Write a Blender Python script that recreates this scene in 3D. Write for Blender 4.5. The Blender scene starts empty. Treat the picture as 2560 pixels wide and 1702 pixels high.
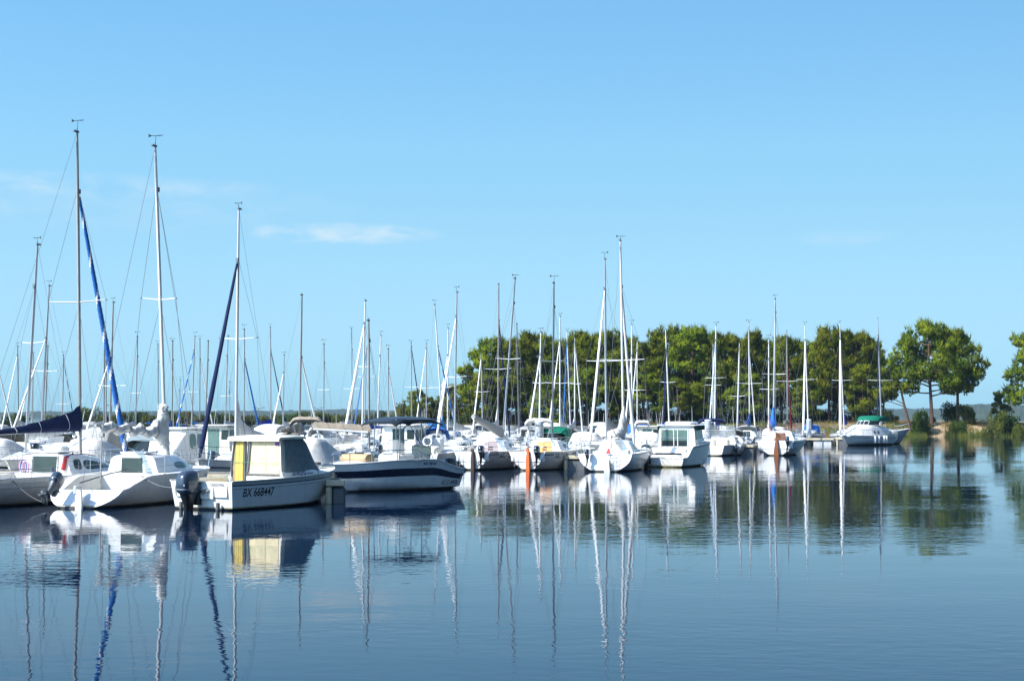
import bpy, math, random
from mathutils import Vector, Matrix, noise
R = math.radians
random.seed(7)
SC = bpy.context.scene
COL = SC.collection

# ------------------------------------------------------------------ camera
CAM_H = 2.4
F = 4000.0                                   # focal length in photo pixels (2560 wide)
TH = math.atan2(1040 - 851, F)               # horizon sits at y = 1040 in the photo
cam = bpy.data.cameras.new('camera')
cam.sensor_width = 36.0
cam.lens = 36.0 * F / 2560.0
cam.clip_start = 0.5
cam.clip_end = 20000
camo = bpy.data.objects.new('camera', cam)
COL.objects.link(camo)
camo.location = (0, 0, CAM_H)
camo.rotation_euler = (math.pi / 2 + TH, 0, 0)
SC.camera = camo

# ------------------------------------------------------------------ sky, sun, exposure
SUN_EL = R(40)
SUN_AZ = R(-126)                             # from +Y (view direction) towards -X (left), behind the shoulder
sdir = Vector((math.sin(SUN_AZ) * math.cos(SUN_EL), math.cos(SUN_AZ) * math.cos(SUN_EL), math.sin(SUN_EL)))
W = bpy.data.worlds.new('World')
SC.world = W
W.use_nodes = True
wt = W.node_tree
wt.nodes.clear()
N = wt.nodes.new
sky = N('ShaderNodeTexSky')
sky.sky_type = 'NISHITA'
sky.sun_disc = False
sky.sun_elevation = SUN_EL
sky.sun_rotation = SUN_AZ
sky.altitude = 0
sky.air_density = 1.0
sky.dust_density = 0.3
sky.ozone_density = 2.0
bg = N('ShaderNodeBackground')
bg.inputs['Strength'].default_value = 0.15
wo = N('ShaderNodeOutputWorld')
hs = N('ShaderNodeHueSaturation')
hs.inputs['Saturation'].default_value = 1.0
wt.links.new(sky.outputs[0], hs.inputs['Color'])
# thin wisps of cloud low in the left half of the sky
geo = N('ShaderNodeTexCoord')
sep = N('ShaderNodeSeparateXYZ')
wt.links.new(geo.outputs['Generated'], sep.inputs[0])
def M(op, a, b=None, clamp=False):
    n = N('ShaderNodeMath'); n.operation = op; n.use_clamp = clamp
    for i, v in enumerate((a, b)):
        if v is None: continue
        if isinstance(v, (int, float)): n.inputs[i].default_value = v
        else: wt.links.new(v, n.inputs[i])
    return n.outputs[0]
az = M('ARCTAN2', sep.outputs['X'], sep.outputs['Y'])
cmb = N('ShaderNodeCombineXYZ')
wt.links.new(M('MULTIPLY', az, 34.0), cmb.inputs[0])
wt.links.new(M('MULTIPLY', sep.outputs['Z'], 90.0), cmb.inputs[1])
nz = N('ShaderNodeTexNoise')
nz.inputs['Scale'].default_value = 1.0
nz.inputs['Detail'].default_value = 6
nz.inputs['Roughness'].default_value = 0.6
nz.inputs['Distortion'].default_value = 0.4
wt.links.new(cmb.outputs[0], nz.inputs['Vector'])
def blob(a0, aw, z0, zw):
    da = M('DIVIDE', M('SUBTRACT', az, a0), aw)
    dz = M('DIVIDE', M('SUBTRACT', sep.outputs['Z'], z0), zw)
    d = M('ADD', M('MULTIPLY', da, da), M('MULTIPLY', dz, dz))
    return M('SUBTRACT', 1.0, d, True)
bl = M('ADD', M('MULTIPLY', blob(-0.25, 0.16, 0.128, 0.020), 0.45),
       M('MULTIPLY', blob(-0.105, 0.065, 0.113, 0.0075), 2.4))
bl = M('ADD', bl, M('MULTIPLY', blob(0.205, 0.035, 0.109, 0.006), 0.5))
bl = M('ADD', bl, M('MULTIPLY', blob(-0.29, 0.15, 0.139, 0.008), 0.7))
dens = M('MULTIPLY', bl, M('MULTIPLY', M('SUBTRACT', nz.outputs['Fac'], 0.36, True), 2.2), True)
mx = N('ShaderNodeMix'); mx.data_type = 'RGBA'
wt.links.new(M('MULTIPLY', dens, 0.75), mx.inputs[0])
tr = N('ShaderNodeValToRGB')
for z_, c_ in ((0.0, (0.202, 0.396, 0.66)), (0.015, (0.215, 0.405, 0.644)), (0.047, (0.272, 0.411, 0.585)), (0.085, (0.325, 0.456, 0.55)), (0.122, (0.358, 0.494, 0.55)), (0.166, (0.392, 0.561, 0.595)), (0.247, (0.407, 0.619, 0.676)), (0.4, (0.85, 0.95, 1.0))):
    if z_ == 0.0: e_ = tr.color_ramp.elements[0]
    elif z_ == .4: e_ = tr.color_ramp.elements[-1]; e_.position = z_
    else: e_ = tr.color_ramp.elements.new(z_)
    e_.color = c_ + (1,)
wt.links.new(sep.outputs['Z'], tr.inputs[0])
tm = N('ShaderNodeMix'); tm.data_type = 'RGBA'; tm.blend_type = 'MULTIPLY'; tm.inputs[0].default_value = 1.0
wt.links.new(hs.outputs[0], tm.inputs[6]); wt.links.new(tr.outputs[0], tm.inputs[7])
vs = N('ShaderNodeVectorMath'); vs.operation = 'SCALE'
wt.links.new(tm.outputs[2], vs.inputs[0]); wt.links.new(M('SUBTRACT', 1.0, M('MULTIPLY', az, 0.38)), vs.inputs['Scale'])
wt.links.new(vs.outputs[0], mx.inputs[6])
mx.inputs[7].default_value = (2.6, 3.2, 3.6, 1)
wt.links.new(mx.outputs[2], bg.inputs['Color'])
wt.links.new(bg.outputs[0], wo.inputs['Surface'])
sl = bpy.data.lights.new('sun', 'SUN')
sl.energy = 3.9
sl.angle = R(0.5)
sl.color = (1.0, 0.95, 0.87)
so = bpy.data.objects.new('sun', sl)
COL.objects.link(so)
so.rotation_euler = sdir.to_track_quat('Z', 'Y').to_euler()
so.location = (-40, -20, 60)
SC.view_settings.view_transform = 'Standard'
SC.view_settings.look = 'None'
SC.view_settings.gamma = 1.0
SC.view_settings.exposure = 0.85
SC.render.engine = 'CYCLES'
SC.cycles.max_bounces = 6
SC.cycles.volume_bounces = 0
SC.cycles.transparent_max_bounces = 8

# ------------------------------------------------------------------ photo pixel -> place in the world
def ray(px, py):
    u = (px - 1280) / F
    v = (851 - py) / F
    return Vector((u, math.cos(TH) - v * math.sin(TH), math.sin(TH) + v * math.cos(TH)))
def at(px, py, Y):
    d = ray(px, py)
    t = Y / d.y
    return Vector((d.x * t, Y, CAM_H + d.z * t))
def gx(px, Y):
    return at(px, 1040, Y).x

# ------------------------------------------------------------------ materials
MATS = {}
def mat(name, col, rough=0.5, metal=0.0, var=0.12, scale=3.0, spec=0.5, bump=0.0, coat=0.0, dirt=None, trans=0.0, alpha=1.0):
    if name in MATS: return MATS[name]
    m = bpy.data.materials.new(name); m.use_nodes = True
    t = m.node_tree; b = t.nodes['Principled BSDF']
    b.inputs['Roughness'].default_value = rough
    b.inputs['Metallic'].default_value = metal
    b.inputs['Specular IOR Level'].default_value = spec
    b.inputs['Coat Weight'].default_value = coat
    b.inputs['Transmission Weight'].default_value = trans
    b.inputs['Alpha'].default_value = alpha
    tc = t.nodes.new('ShaderNodeTexCoord')
    n = t.nodes.new('ShaderNodeTexNoise'); n.inputs['Scale'].default_value = scale; n.inputs['Detail'].default_value = 5
    t.links.new(tc.outputs['Object'], n.inputs['Vector'])
    r = t.nodes.new('ShaderNodeMapRange')
    r.inputs['From Min'].default_value = 0.3; r.inputs['From Max'].default_value = 0.7
    r.inputs['To Min'].default_value = 1 - var; r.inputs['To Max'].default_value = 1 + var * 0.4
    t.links.new(n.outputs['Fac'], r.inputs['Value'])
    x = t.nodes.new('ShaderNodeVectorMath'); x.operation = 'SCALE'
    x.inputs[0].default_value = col
    t.links.new(r.outputs[0], x.inputs['Scale'])
    out = x.outputs[0]
    if dirt:
        # grime gathered in runs, like the stains on old gelcoat
        mp = t.nodes.new('ShaderNodeMapping'); mp.inputs['Scale'].default_value = (5, 5, 0.8)
        t.links.new(tc.outputs['Object'], mp.inputs[0])
        n2 = t.nodes.new('ShaderNodeTexNoise'); n2.inputs['Scale'].default_value = 2.0; n2.inputs['Detail'].default_value = 7
        t.links.new(mp.outputs[0], n2.inputs['Vector'])
        r2 = t.nodes.new('ShaderNodeMapRange'); r2.inputs['From Min'].default_value = 0.5; r2.inputs['From Max'].default_value = 0.75
        r2.inputs['To Max'].default_value = dirt
        t.links.new(n2.outputs['Fac'], r2.inputs['Value'])
        mm = t.nodes.new('ShaderNodeMix'); mm.data_type = 'RGBA'
        t.links.new(r2.outputs[0], mm.inputs[0]); t.links.new(out, mm.inputs[6])
        mm.inputs[7].default_value = (0.42, 0.36, 0.26, 1)
        out = mm.outputs[2]
    t.links.new(out, b.inputs['Base Color'])
    if bump:
        bp = t.nodes.new('ShaderNodeBump'); bp.inputs['Strength'].default_value = bump; bp.inputs['Distance'].default_value = 0.02
        t.links.new(n.outputs['Fac'], bp.inputs['Height']); t.links.new(bp.outputs[0], b.inputs['Normal'])
    MATS[name] = m
    return m
gel = mat('white_gelcoat', (0.84, 0.84, 0.82), 0.28, var=.07, dirt=0.22, coat=0.3)
gel2 = mat('ivory_gelcoat', (0.76, 0.72, 0.60), 0.32, dirt=0.3, coat=0.2)
gelgrey = mat('pale_grey_gelcoat', (0.55, 0.57, 0.58), 0.35, dirt=0.3)
gelblue = mat('light_blue_gelcoat', (0.36, 0.50, 0.60), 0.35, dirt=0.25)
deckm = mat('deck_nonskid', (0.72, 0.72, 0.69), 0.65, dirt=0.4)
anti = mat('dark_antifouling', (0.02, 0.022, 0.03), 0.6, var=0.4)
antib = mat('blue_antifouling', (0.02, 0.05, 0.12), 0.6, var=0.4)
antir = mat('red_antifouling', (0.13, 0.03, 0.02), 0.6, var=0.4)
scum = mat('stained_waterline', (0.50, 0.46, 0.32), 0.6, var=.45, scale=6, dirt=.8)
slime = mat('waterline_growth', (0.10, 0.11, 0.05), 0.8, var=0.5, scale=8)
navy = mat('navy_gelcoat', (0.008, 0.012, 0.035), 0.12, coat=0.6)
bluest = mat('blue_stripe', (0.03, 0.09, 0.32), 0.3)
redst = mat('red_stripe', (0.45, 0.03, 0.03), 0.3)
greyst = mat('grey_stripe', (0.20, 0.21, 0.23), 0.4)
glass = mat('tinted_window', (0.018, 0.028, 0.030), 0.12, spec=0.4, var=0.3)
glassg = mat('green_tinted_glass', (0.10, 0.17, 0.15), 0.10, spec=0.5, var=0.2)
smoked = mat('smoked_acrylic', (0.045, 0.065, 0.060), 0.15, spec=0.4)
glassc = mat('clear_vinyl', (0.42, 0.45, 0.46), 0.15, alpha=0.45)
alu = mat('anodised_aluminium', (0.62, 0.63, 0.64), 0.38, 0.55)
alug = mat('weathered_aluminium', (0.42, 0.41, 0.38), 0.5, 0.4)
alud = mat('dark_mast_alloy', (0.17, 0.19, 0.21), 0.5, 0.3)
alut = mat('rosy_mast_alloy', (0.42, 0.36, 0.36), 0.5, 0.3)
paintw = mat('white_mast_paint', (0.80, 0.81, 0.80), 0.35)
steel = mat('stainless_steel', (0.55, 0.56, 0.57), 0.22, 0.9)
wire = mat('rigging_wire', (0.30, 0.31, 0.32), 0.4, 0.4)
black = mat('black_plastic', (0.012, 0.013, 0.015), 0.3)
blackg = mat('glossy_engine_cowl', (0.012, 0.017, 0.028), 0.16, coat=0.6)
engb = mat('dark_blue_engine_cowl', (0.035, 0.055, 0.09), 0.2, coat=0.5)
enggrey = mat('grey_engine_leg', (0.10, 0.115, 0.13), 0.4)
rubber = mat('grey_rubber', (0.10, 0.11, 0.12), 0.6)
wood = mat('varnished_wood', (0.20, 0.075, 0.03), 0.35, scale=12, var=0.4)
wooddk = mat('dark_wood', (0.05, 0.03, 0.022), 0.5, scale=12, var=0.4)
orange = mat('orange_paint', (0.62, 0.14, 0.03), 0.4)
peach = mat('peach_panel', (0.80, 0.42, 0.16), 0.4)
planks = mat('weathered_planks', (0.30, 0.27, 0.22), 0.85, scale=9, var=0.4)
floatm = mat('cream_float', (0.52, 0.46, 0.32), 0.6, dirt=0.5)
zinc = mat('galvanised_steel', (0.50, 0.53, 0.56), 0.42, 0.35, var=0.2, scale=5)
inkb = mat('black_lettering', (0.012, 0.012, 0.014), 0.4)
inkn = mat('navy_lettering', (0.02, 0.03, 0.10), 0.4)
inkw = mat('pale_lettering', (0.75, 0.77, 0.8), 0.4)
def cloth(name, c, **k): return mat(name, c, 0.85, var=k.pop('var', 0.2), scale=6, spec=0.2, bump=0.6, **k)
CL = {'navy': cloth('navy_canvas', (0.012, 0.022, 0.075)), 'blue': cloth('blue_canvas', (0.03, 0.15, 0.48)),
      'white': cloth('white_canvas', (0.72, 0.71, 0.68)), 'grey': cloth('grey_canvas', (0.40, 0.40, 0.38)),
      'cream': cloth('cream_canvas', (0.62, 0.56, 0.42)), 'tan': cloth('tan_canvas', (0.33, 0.28, 0.22)),
      'green': cloth('green_canvas', (0.008, 0.16, 0.10)), 'darkgreen': cloth('dark_green_canvas', (0.01, 0.08, 0.05)),
      'red': cloth('dark_red_canvas', (0.16, 0.015, 0.02)), 'sky': cloth('sky_blue_canvas', (0.04, 0.30, 0.62)),
      'royal': cloth('royal_blue_canvas', (0.02, 0.04, 0.42)), 'slate': cloth('slate_tarpaulin', (0.22, 0.27, 0.29)),
      'brown': cloth('brown_canvas', (0.16, 0.12, 0.10)), 'bluewhite': cloth('pale_blue_canvas', (0.45, 0.60, 0.78)),
      'yellow': cloth('yellow_curtain', (0.70, 0.55, 0.17)), 'beige': cloth('beige_curtain', (0.72, 0.62, 0.40)),
      'pink': cloth('pink_cloth', (0.6, 0.25, 0.4)), 'purple': cloth('purple_cloth', (0.2, 0.08, 0.35))}

# ------------------------------------------------------------------ mesh helper
class MB:
    def __init__(s): s.v = []; s.f = []; s.m = []; s.mats = []; s.n = []
    def mi(s, m):
        if m not in s.mats: s.mats.append(m)
        return s.mats.index(m)
    def add(s, vs, fs, m):
        o = len(s.v); s.v.extend([tuple(p) for p in vs]); k = s.mi(m)
        for f in fs: s.f.append(tuple(i + o for i in f)); s.m.append(k)
        return s
    def grid(s, rows, mf, closed=False):
        """rows: list of equal-length point lists; mf: material or function(i, j)"""
        o = len(s.v); n = len(rows[0])
        for r in rows: s.v.extend([tuple(p) for p in r])
        for i in range(len(rows) - 1):
            for j in range(n if closed else n - 1):
                j2 = (j + 1) % n
                s.f.append((o + i * n + j, o + i * n + j2, o + (i + 1) * n + j2, o + (i + 1) * n + j))
                s.m.append(s.mi(mf(i, j) if callable(mf) and not isinstance(mf, bpy.types.Material) else mf))
        return s
    def tube(s, pts, rad, m, n=8, cap=True, flat=1.0):
        pts = [Vector(p) for p in pts]
        if not isinstance(rad, (list, tuple)): rad = [rad] * len(pts)
        rows = []; up0 = None
        for i, p in enumerate(pts):
            d = (pts[min(i + 1, len(pts) - 1)] - pts[max(i - 1, 0)])
            d = d.normalized() if d.length > 1e-9 else Vector((0, 0, 1))
            ref = Vector((0, 1, 0)) if abs(d.z) > 0.7 else Vector((0, 0, 1))
            a = d.cross(ref).normalized(); b = a.cross(d).normalized()
            rows.append([p + a * (math.cos(2 * math.pi * k / n) * rad[i] * flat) + b * (math.sin(2 * math.pi * k / n) * rad[i]) for k in range(n)])
        o = len(s.v)
        s.grid(rows, m, True)
        if cap:
            mm = m if not callable(m) or isinstance(m, bpy.types.Material) else m(0, 0)
            k = s.mi(mm); L = len(rows)
            s.f.append(tuple(o + j for j in reversed(range(n)))); s.m.append(k)
            s.f.append(tuple(o + (L - 1) * n + j for j in range(n))); s.m.append(k)
        return s
    def box(s, c, d, m, bev=0.0, rz=0.0):
        x, y, z = [q / 2 for q in d]; b = min(bev, x * .9, y * .9, z * .9)
        if b <= 0:
            vs = [(i * x, j * y, k * z) for k in (-1, 1) for j in (-1, 1) for i in (-1, 1)]
            fs = [(0, 2, 3, 1), (4, 5, 7, 6), (0, 1, 5, 4), (2, 6, 7, 3), (0, 4, 6, 2), (1, 3, 7, 5)]
        else:
            rows = []
            for zz, ins in ((-z, b), (-z + b, 0), (z - b, 0), (z, b)):
                X, Y = x - ins, y - ins
                e = b
                rows.append([(X - e, -Y, zz), (X, -Y + e, zz), (X, Y - e, zz), (X - e, Y, zz), (-X + e, Y, zz), (-X, Y - e, zz), (-X, -Y + e, zz), (-X + e, -Y, zz)])
            vs = [p for r in rows for p in r]
            fs = [(i * 8 + j, i * 8 + (j + 1) % 8, (i + 1) * 8 + (j + 1) % 8, (i + 1) * 8 + j) for i in range(3) for j in range(8)]
            fs += [tuple(reversed(range(8))), tuple(range(24, 32))]
        cs, sn = math.cos(rz), math.sin(rz)
        vs = [(p[0] * cs - p[1] * sn + c[0], p[0] * sn + p[1] * cs + c[1], p[2] + c[2]) for p in vs]
        return s.add(vs, fs, m)
    def poly(s, pts, m): return s.add(pts, [tuple(range(len(pts)))], m)
    def build(s, name, parent=None, angle=35, loc=None):
        me = bpy.data.meshes.new(name)
        me.from_pydata(s.v, [], s.f); me.validate(clean_customdata=False)
        for m in s.mats: me.materials.append(m)
        if len(me.polygons) == len(s.m): me.polygons.foreach_set('material_index', s.m)
        me.polygons.foreach_set('use_smooth', [True] * len(me.polygons))
        me.update()
        try: me.set_sharp_from_angle(angle=R(angle))
        except Exception: pass
        if s.n and len(s.n) == len(me.vertices): me.normals_split_custom_set_from_vertices(s.n)
        o = bpy.data.objects.new(name, me); COL.objects.link(o)
        if parent is not None: o.parent = parent
        if loc is not None: o.location = loc
        return o
def thing(name, label, cat, loc=(0, 0, 0), rz=0.0, group=None):
    o = bpy.data.objects.new(name, None); COL.objects.link(o)
    o.empty_display_size = 0.3
    o.location = loc; o.rotation_euler = (0, 0, rz)
    o['label'] = label; o['category'] = cat
    if group: o['group'] = group
    return o
def tag(o, label=None, cat=None, group=None, kind=None):
    if label: o['label'] = label
    if cat: o['category'] = cat
    if group: o['group'] = group
    if kind: o['kind'] = kind
    return o
def text_mesh(txt, size, mapf, m, name, parent, shear=0.0, bold=0.0, sx=1.0):
    """lettering laid on a surface: mapf(a, b) gives the point for text coords"""
    c = bpy.data.curves.new('t', 'FONT'); c.body = txt; c.size = size; c.shear = shear; c.offset = bold
    o = bpy.data.objects.new('t', c); COL.objects.link(o)
    dg = bpy.context.evaluated_depsgraph_get(); dg.update()
    me = bpy.data.meshes.new_from_object(o.evaluated_get(dg))
    bpy.data.objects.remove(o); bpy.data.curves.remove(c)
    for v in me.vertices: v.co = mapf(v.co.x * sx, v.co.y)
    me.materials.clear(); me.materials.append(m); me.name = name
    o = bpy.data.objects.new(name, me); COL.objects.link(o); o.parent = parent
    return o

# ------------------------------------------------------------------ boat building blocks
# boat space: x to starboard, y from stern (0) to bow (L), z up from the waterline
def smooth(t): t = max(0, min(1, t)); return t * t * (3 - 2 * t)
class Hull:
    def __init__(s, L, B, f0=0.7, f1=0.95, tb=0.8, tm=0.45, rb=0.5, rs=0.0, sec='round', keel=0.35, dip=0.04,
                 sheer=None, bowp=1.7, n=1.8, qb=0.6, kz0=-0.06, chz=0.12, chw=0.86, flare=2.2):
        s.__dict__.update(locals())
    def hb(s, t):
        if t < s.tm: k = s.tb + (1 - s.tb) * math.sin(math.pi / 2 * t / s.tm)
        else: k = math.cos(math.pi / 2 * min(1, ((t - s.tm) / (1 - s.tm))) ** s.bowp)
        return max(0.012, k * s.B / 2)
    def zs(s, t):
        if s.sheer: return s.sheer(t)
        return s.f0 + (s.f1 - s.f0) * t ** 1.6 - s.dip * math.sin(math.pi * t)
    def zk(s, t):
        return s.kz0 + (-s.keel - s.kz0) * math.sin(math.pi * min(1, t * 1.15)) ** 0.7 if t < 0.85 else s.kz0 - 0.25
    def fq(s, t, z):
        zk, zs = s.zk(t), s.zs(t)
        q = max(0, min(1, (z - zk) / (zs - zk)))
        if s.sec == 'round': f = (1 - (1 - q) ** s.n) ** s.qb
        else:
            qc = (s.chz + 0.25 * t ** 3 - zk) / (zs - zk)
            f = s.chw * (q / qc) ** 0.8 if q < qc else s.chw + (1 - s.chw) * ((q - qc) / (1 - qc))
        return f ** (1 + s.flare * 0.45 * max(0, t - 0.35) ** 2 * 2.4)
    def pt(s, t, z, side=1):
        zs = s.zs(t)
        g = max(0, min(1, z / zs))
        y = s.L * t - s.rb * t ** 4 * (1 - g) + s.rs * (1 - t) ** 6 * g
        return Vector((side * s.hb(t) * s.fq(t, z), y, z))
    def at_y(s, y, z, side=1, off=0.004):
        a, b = 0.0, 1.0
        for _ in range(22):
            c = (a + b) / 2
            if s.pt(c, z).y < y: a = c
            else: b = c
        p = s.pt(a, z, side); e = s.pt(min(1, a + 0.01), z, side); g = s.pt(a, z + 0.02, side)
        n = (e - p).cross(g - p); n = n.normalized() if n.length > 0 else Vector((side, 0, 0))
        if n.x * side < 0: n = -n
        return p + n * off
    def rows(s, t, bands):
        zs = s.zs(t); out = [s.zk(t), -0.02]
        for kind, v, _ in bands:
            out.append(v if kind == 'z' else (zs - v if kind == 's' else 0.09 + (zs - 0.09) * v))
        return out
def hull_part(h, root, bands, cockpit=0.42, well=0.30, floorz=0.32, sidew=0.16, bottom=anti, deck=None, ns=26,
              transom=True, rail=True, railm=None, inner=None, tn=None):
    """bands: [(kind, value, material below it)...] up to the sheer; also lays the deck, the cockpit and the gunwale"""
    deck = deck or deckm; inner = inner or deckm
    mb = MB()
    bs = [('z', 0.05, bottom), ('z', 0.085, scum)] + bands
    ts = [i / ns for i in range(ns + 1)]
    ts = [t ** 0.95 for t in ts]
    if h.sheer: ts = sorted(set(ts + [0.02, 0.05, 0.08, 0.11, 0.14, 0.17, 0.2, 0.23]))
    mats = [bottom] + [b[2] for b in bs]
    for side in (1, -1):
        rows = []
        for t in ts:
            zz = h.rows(t, bs)
            # extra rows between widely spaced bands keep the curve of the section
            fine = []
            for i in range(len(zz) - 1):
                for k in range(3): fine.append(zz[i] + (zz[i + 1] - zz[i]) * k / 3)
            fine.append(zz[-1])
            rows.append([h.pt(t, z, side) for z in fine])
        if side < 0: rows = [list(r) for r in rows]
        o = len(mb.v)
        g = MB(); g.grid(rows, lambda i, j: mats[min(j // 3, len(mats) - 1)])
        fs = g.f if side < 0 else [tuple(reversed(f)) for f in g.f]
        for f, mi_ in zip(fs, g.m):
            mb.f.append(tuple(q + o for q in f)); mb.m.append(mb.mi(g.mats[mi_]))
        mb.v.extend(g.v)
    hull = mb.build('hull', root, 50)
    if transom:
        tm_ = MB(); zz = h.rows(0, bs); fine = []
        for i in range(len(zz) - 1):
            for k in range(4): fine.append(zz[i] + (zz[i + 1] - zz[i]) * k / 4)
        fine.append(zz[-1])
        def mid(p): return Vector((0, p.y, p.z))
        L_ = [h.pt(0, z, -1) for z in fine]; R_ = [h.pt(0, z, 1) for z in fine]
        tm_.grid([[l, Vector((l.x / 2, l.y - .012, l.z)), Vector((0, l.y - .02, l.z)), Vector((r.x / 2, r.y - .012, r.z)), r] for l, r in zip(L_, R_)],
                 lambda i, j: (tn or mats)[min(i // 4, len(tn or mats) - 1)])
        tm_.build('transom', root, 50)
    # deck, side decks and cockpit
    d = MB(); cam_ = 0.05
    zc = 0.004
    fw = [t for t in ts if t >= cockpit - 1e-6]
    if fw and fw[0] > cockpit: fw = [cockpit] + fw
    rows = []
    for t in fw:
        a = h.pt(t, h.zs(t), -1); b = h.pt(t, h.zs(t), 1)
        rows.append([a.lerp(b, k / 6) + Vector((0, 0, zc + cam_ * (1 - (k / 3 - 1) ** 2) * min(1, (b.x - a.x)))) for k in range(7)])
    d.grid(rows, deck)
    if cockpit > 0.02:
        ck = [t for t in ts if t < cockpit] + [cockpit]
        for side in (-1, 1):
            r1 = []
            for t in ck:
                p = h.pt(t, h.zs(t), side); q = Vector((p.x - side * min(sidew, abs(p.x) * .5), p.y, p.z + zc))
                fl = Vector((q.x - side * 0.03, q.y, floorz))
                r1.append([p, Vector((p.x, p.y, p.z + zc)), q, fl, Vector((0, q.y, floorz))])
            if side > 0: r1 = [list(reversed(r)) for r in r1]
            d.grid(r1, lambda i, j: deck if j in ((0, 1) if side < 0 else (2, 3)) else inner)
        # bulkhead at the fore end of the cockpit and the thickness of the transom
        p = h.pt(cockpit, h.zs(cockpit), 1); x = p.x - min(sidew, p.x * .5)
        d.poly([(-x, p.y, floorz), (x, p.y, floorz), (x, p.y, p.z + .03), (-x, p.y, p.z + .03)], deck)
        p = h.pt(0, h.zs(0), 1); x = p.x - .05; zt = h.zs(0)
        d.box((0, max(p.y, h.pt(0, floorz, 1).y) + 0.06, (zt + floorz) / 2), (2 * x, .055, zt - floorz), inner, .01)
        d.box((0, (h.L * cockpit + p.y) / 2 + .1, floorz + .004), (0.02, .02, .01), inner)
    d.build('deck', root, 50)
    if rail:
        g = MB()
        for side in (-1, 1):
            g.tube([h.pt(t, h.zs(t), side) + Vector((side * .008, 0, .012)) for t in ts], .022, railm or deck, 6)
        g.build('gunwale', root, 60)
    return hull

def supercircle(n=20, p=3.0, ax=1, ay=1):
    out = []
    for i in range(n):
        a = 2 * math.pi * i / n; c, s_ = math.cos(a), math.sin(a)
        out.append((ax * math.copysign(abs(c) ** (2 / p), c), ay * math.copysign(abs(s_) ** (2 / p), s_)))
    return out

class Roof:
    """a cabin trunk / coach roof: cross-sections along y, each (y, half width at foot, half width at top, foot z, top z)"""
    def __init__(s, secs, crown=0.05, r=0.07): s.secs = secs; s.crown = crown; s.r = r
    def sec(s, y):
        S = s.secs
        if y <= S[0][0]: return S[0]
        for a, b in zip(S, S[1:]):
            if y <= b[0]:
                k = (y - a[0]) / (b[0] - a[0]); return tuple(a[i] + (b[i] - a[i]) * k for i in range(5))
        return S[-1]
    def side(s, y, k, sd=1, off=0.006):
        _, wb, wt, zb, zt = s.sec(y)
        return Vector((sd * (wb + (wt - wb) * k + off), y, zb + (zt - zb) * k))
    def build(s, name, root, m, n=8, top=None):
        mb = MB(); rows = []
        ys = []
        for a, b in zip(s.secs, s.secs[1:]):
            for k in range(n): ys.append(a[0] + (b[0] - a[0]) * k / n)
        ys.append(s.secs[-1][0])
        for y in ys:
            _, wb, wt, zb, zt = s.sec(y); r = min(s.r, max(0.002, (zt - zb) * .4)); row = []
            pts = [(wb, zb), (wt + (wb - wt) * .15, zb + (zt - zb) * .85 - r * .1), (wt - r * .1, zt - r * .35), (wt - r * .45, zt - r * .05), (wt - r * 1.2, zt + s.crown * .25),
                   (wt * .5, zt + s.crown * .85), (0, zt + s.crown)]
            row = [Vector((-x, y, z)) for x, z in pts] + [Vector((x, y, z)) for x, z in reversed(pts[:-1])]
            rows.append(row)
        mb.grid(rows, lambda i, j: (top or m) if 4 <= j <= 7 else m)
        mb.poly(rows[0], m); mb.poly(list(reversed(rows[-1])), m)
        return mb.build(name, root, 40)

def rr_patch(fn, u0, u1, v0, v1, m, name, root, p=4.0, n=24, skew=0.0, taper=0.0):
    """a rounded window pressed onto a surface; taper narrows it towards u1"""
    mb = MB(); c = []
    for a, b in supercircle(n, p):
        u = (u0 + u1) / 2 + a * (u1 - u0) / 2
        k = (a + 1) / 2
        v = (v0 + v1) / 2 + b * (v1 - v0) / 2 * (1 - taper * k) + skew * (a)
        c.append(fn(u, v))
    rings = []
    for q in (.001, .3, .6, .85, 1.0):
        r_ = []
        for a, b in supercircle(n, p):
            a, b = a * q, b * q
            r_.append(fn((u0 + u1) / 2 + a * (u1 - u0) / 2, (v0 + v1) / 2 + b * (v1 - v0) / 2 * (1 - taper * (a + 1) / 2) + skew * a))
        rings.append(r_)
    mb.grid(rings, m, True)
    return mb.build(name, root, 60)

def helix(m1, m2, turns, sides, width=0.2, nseg=60, lo=None):
    def f(i, j):
        if lo and i < lo[0]: return lo[1]
        return m2 if ((i * turns / nseg + j / sides) % 1.0) < width else m1
    return f

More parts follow.
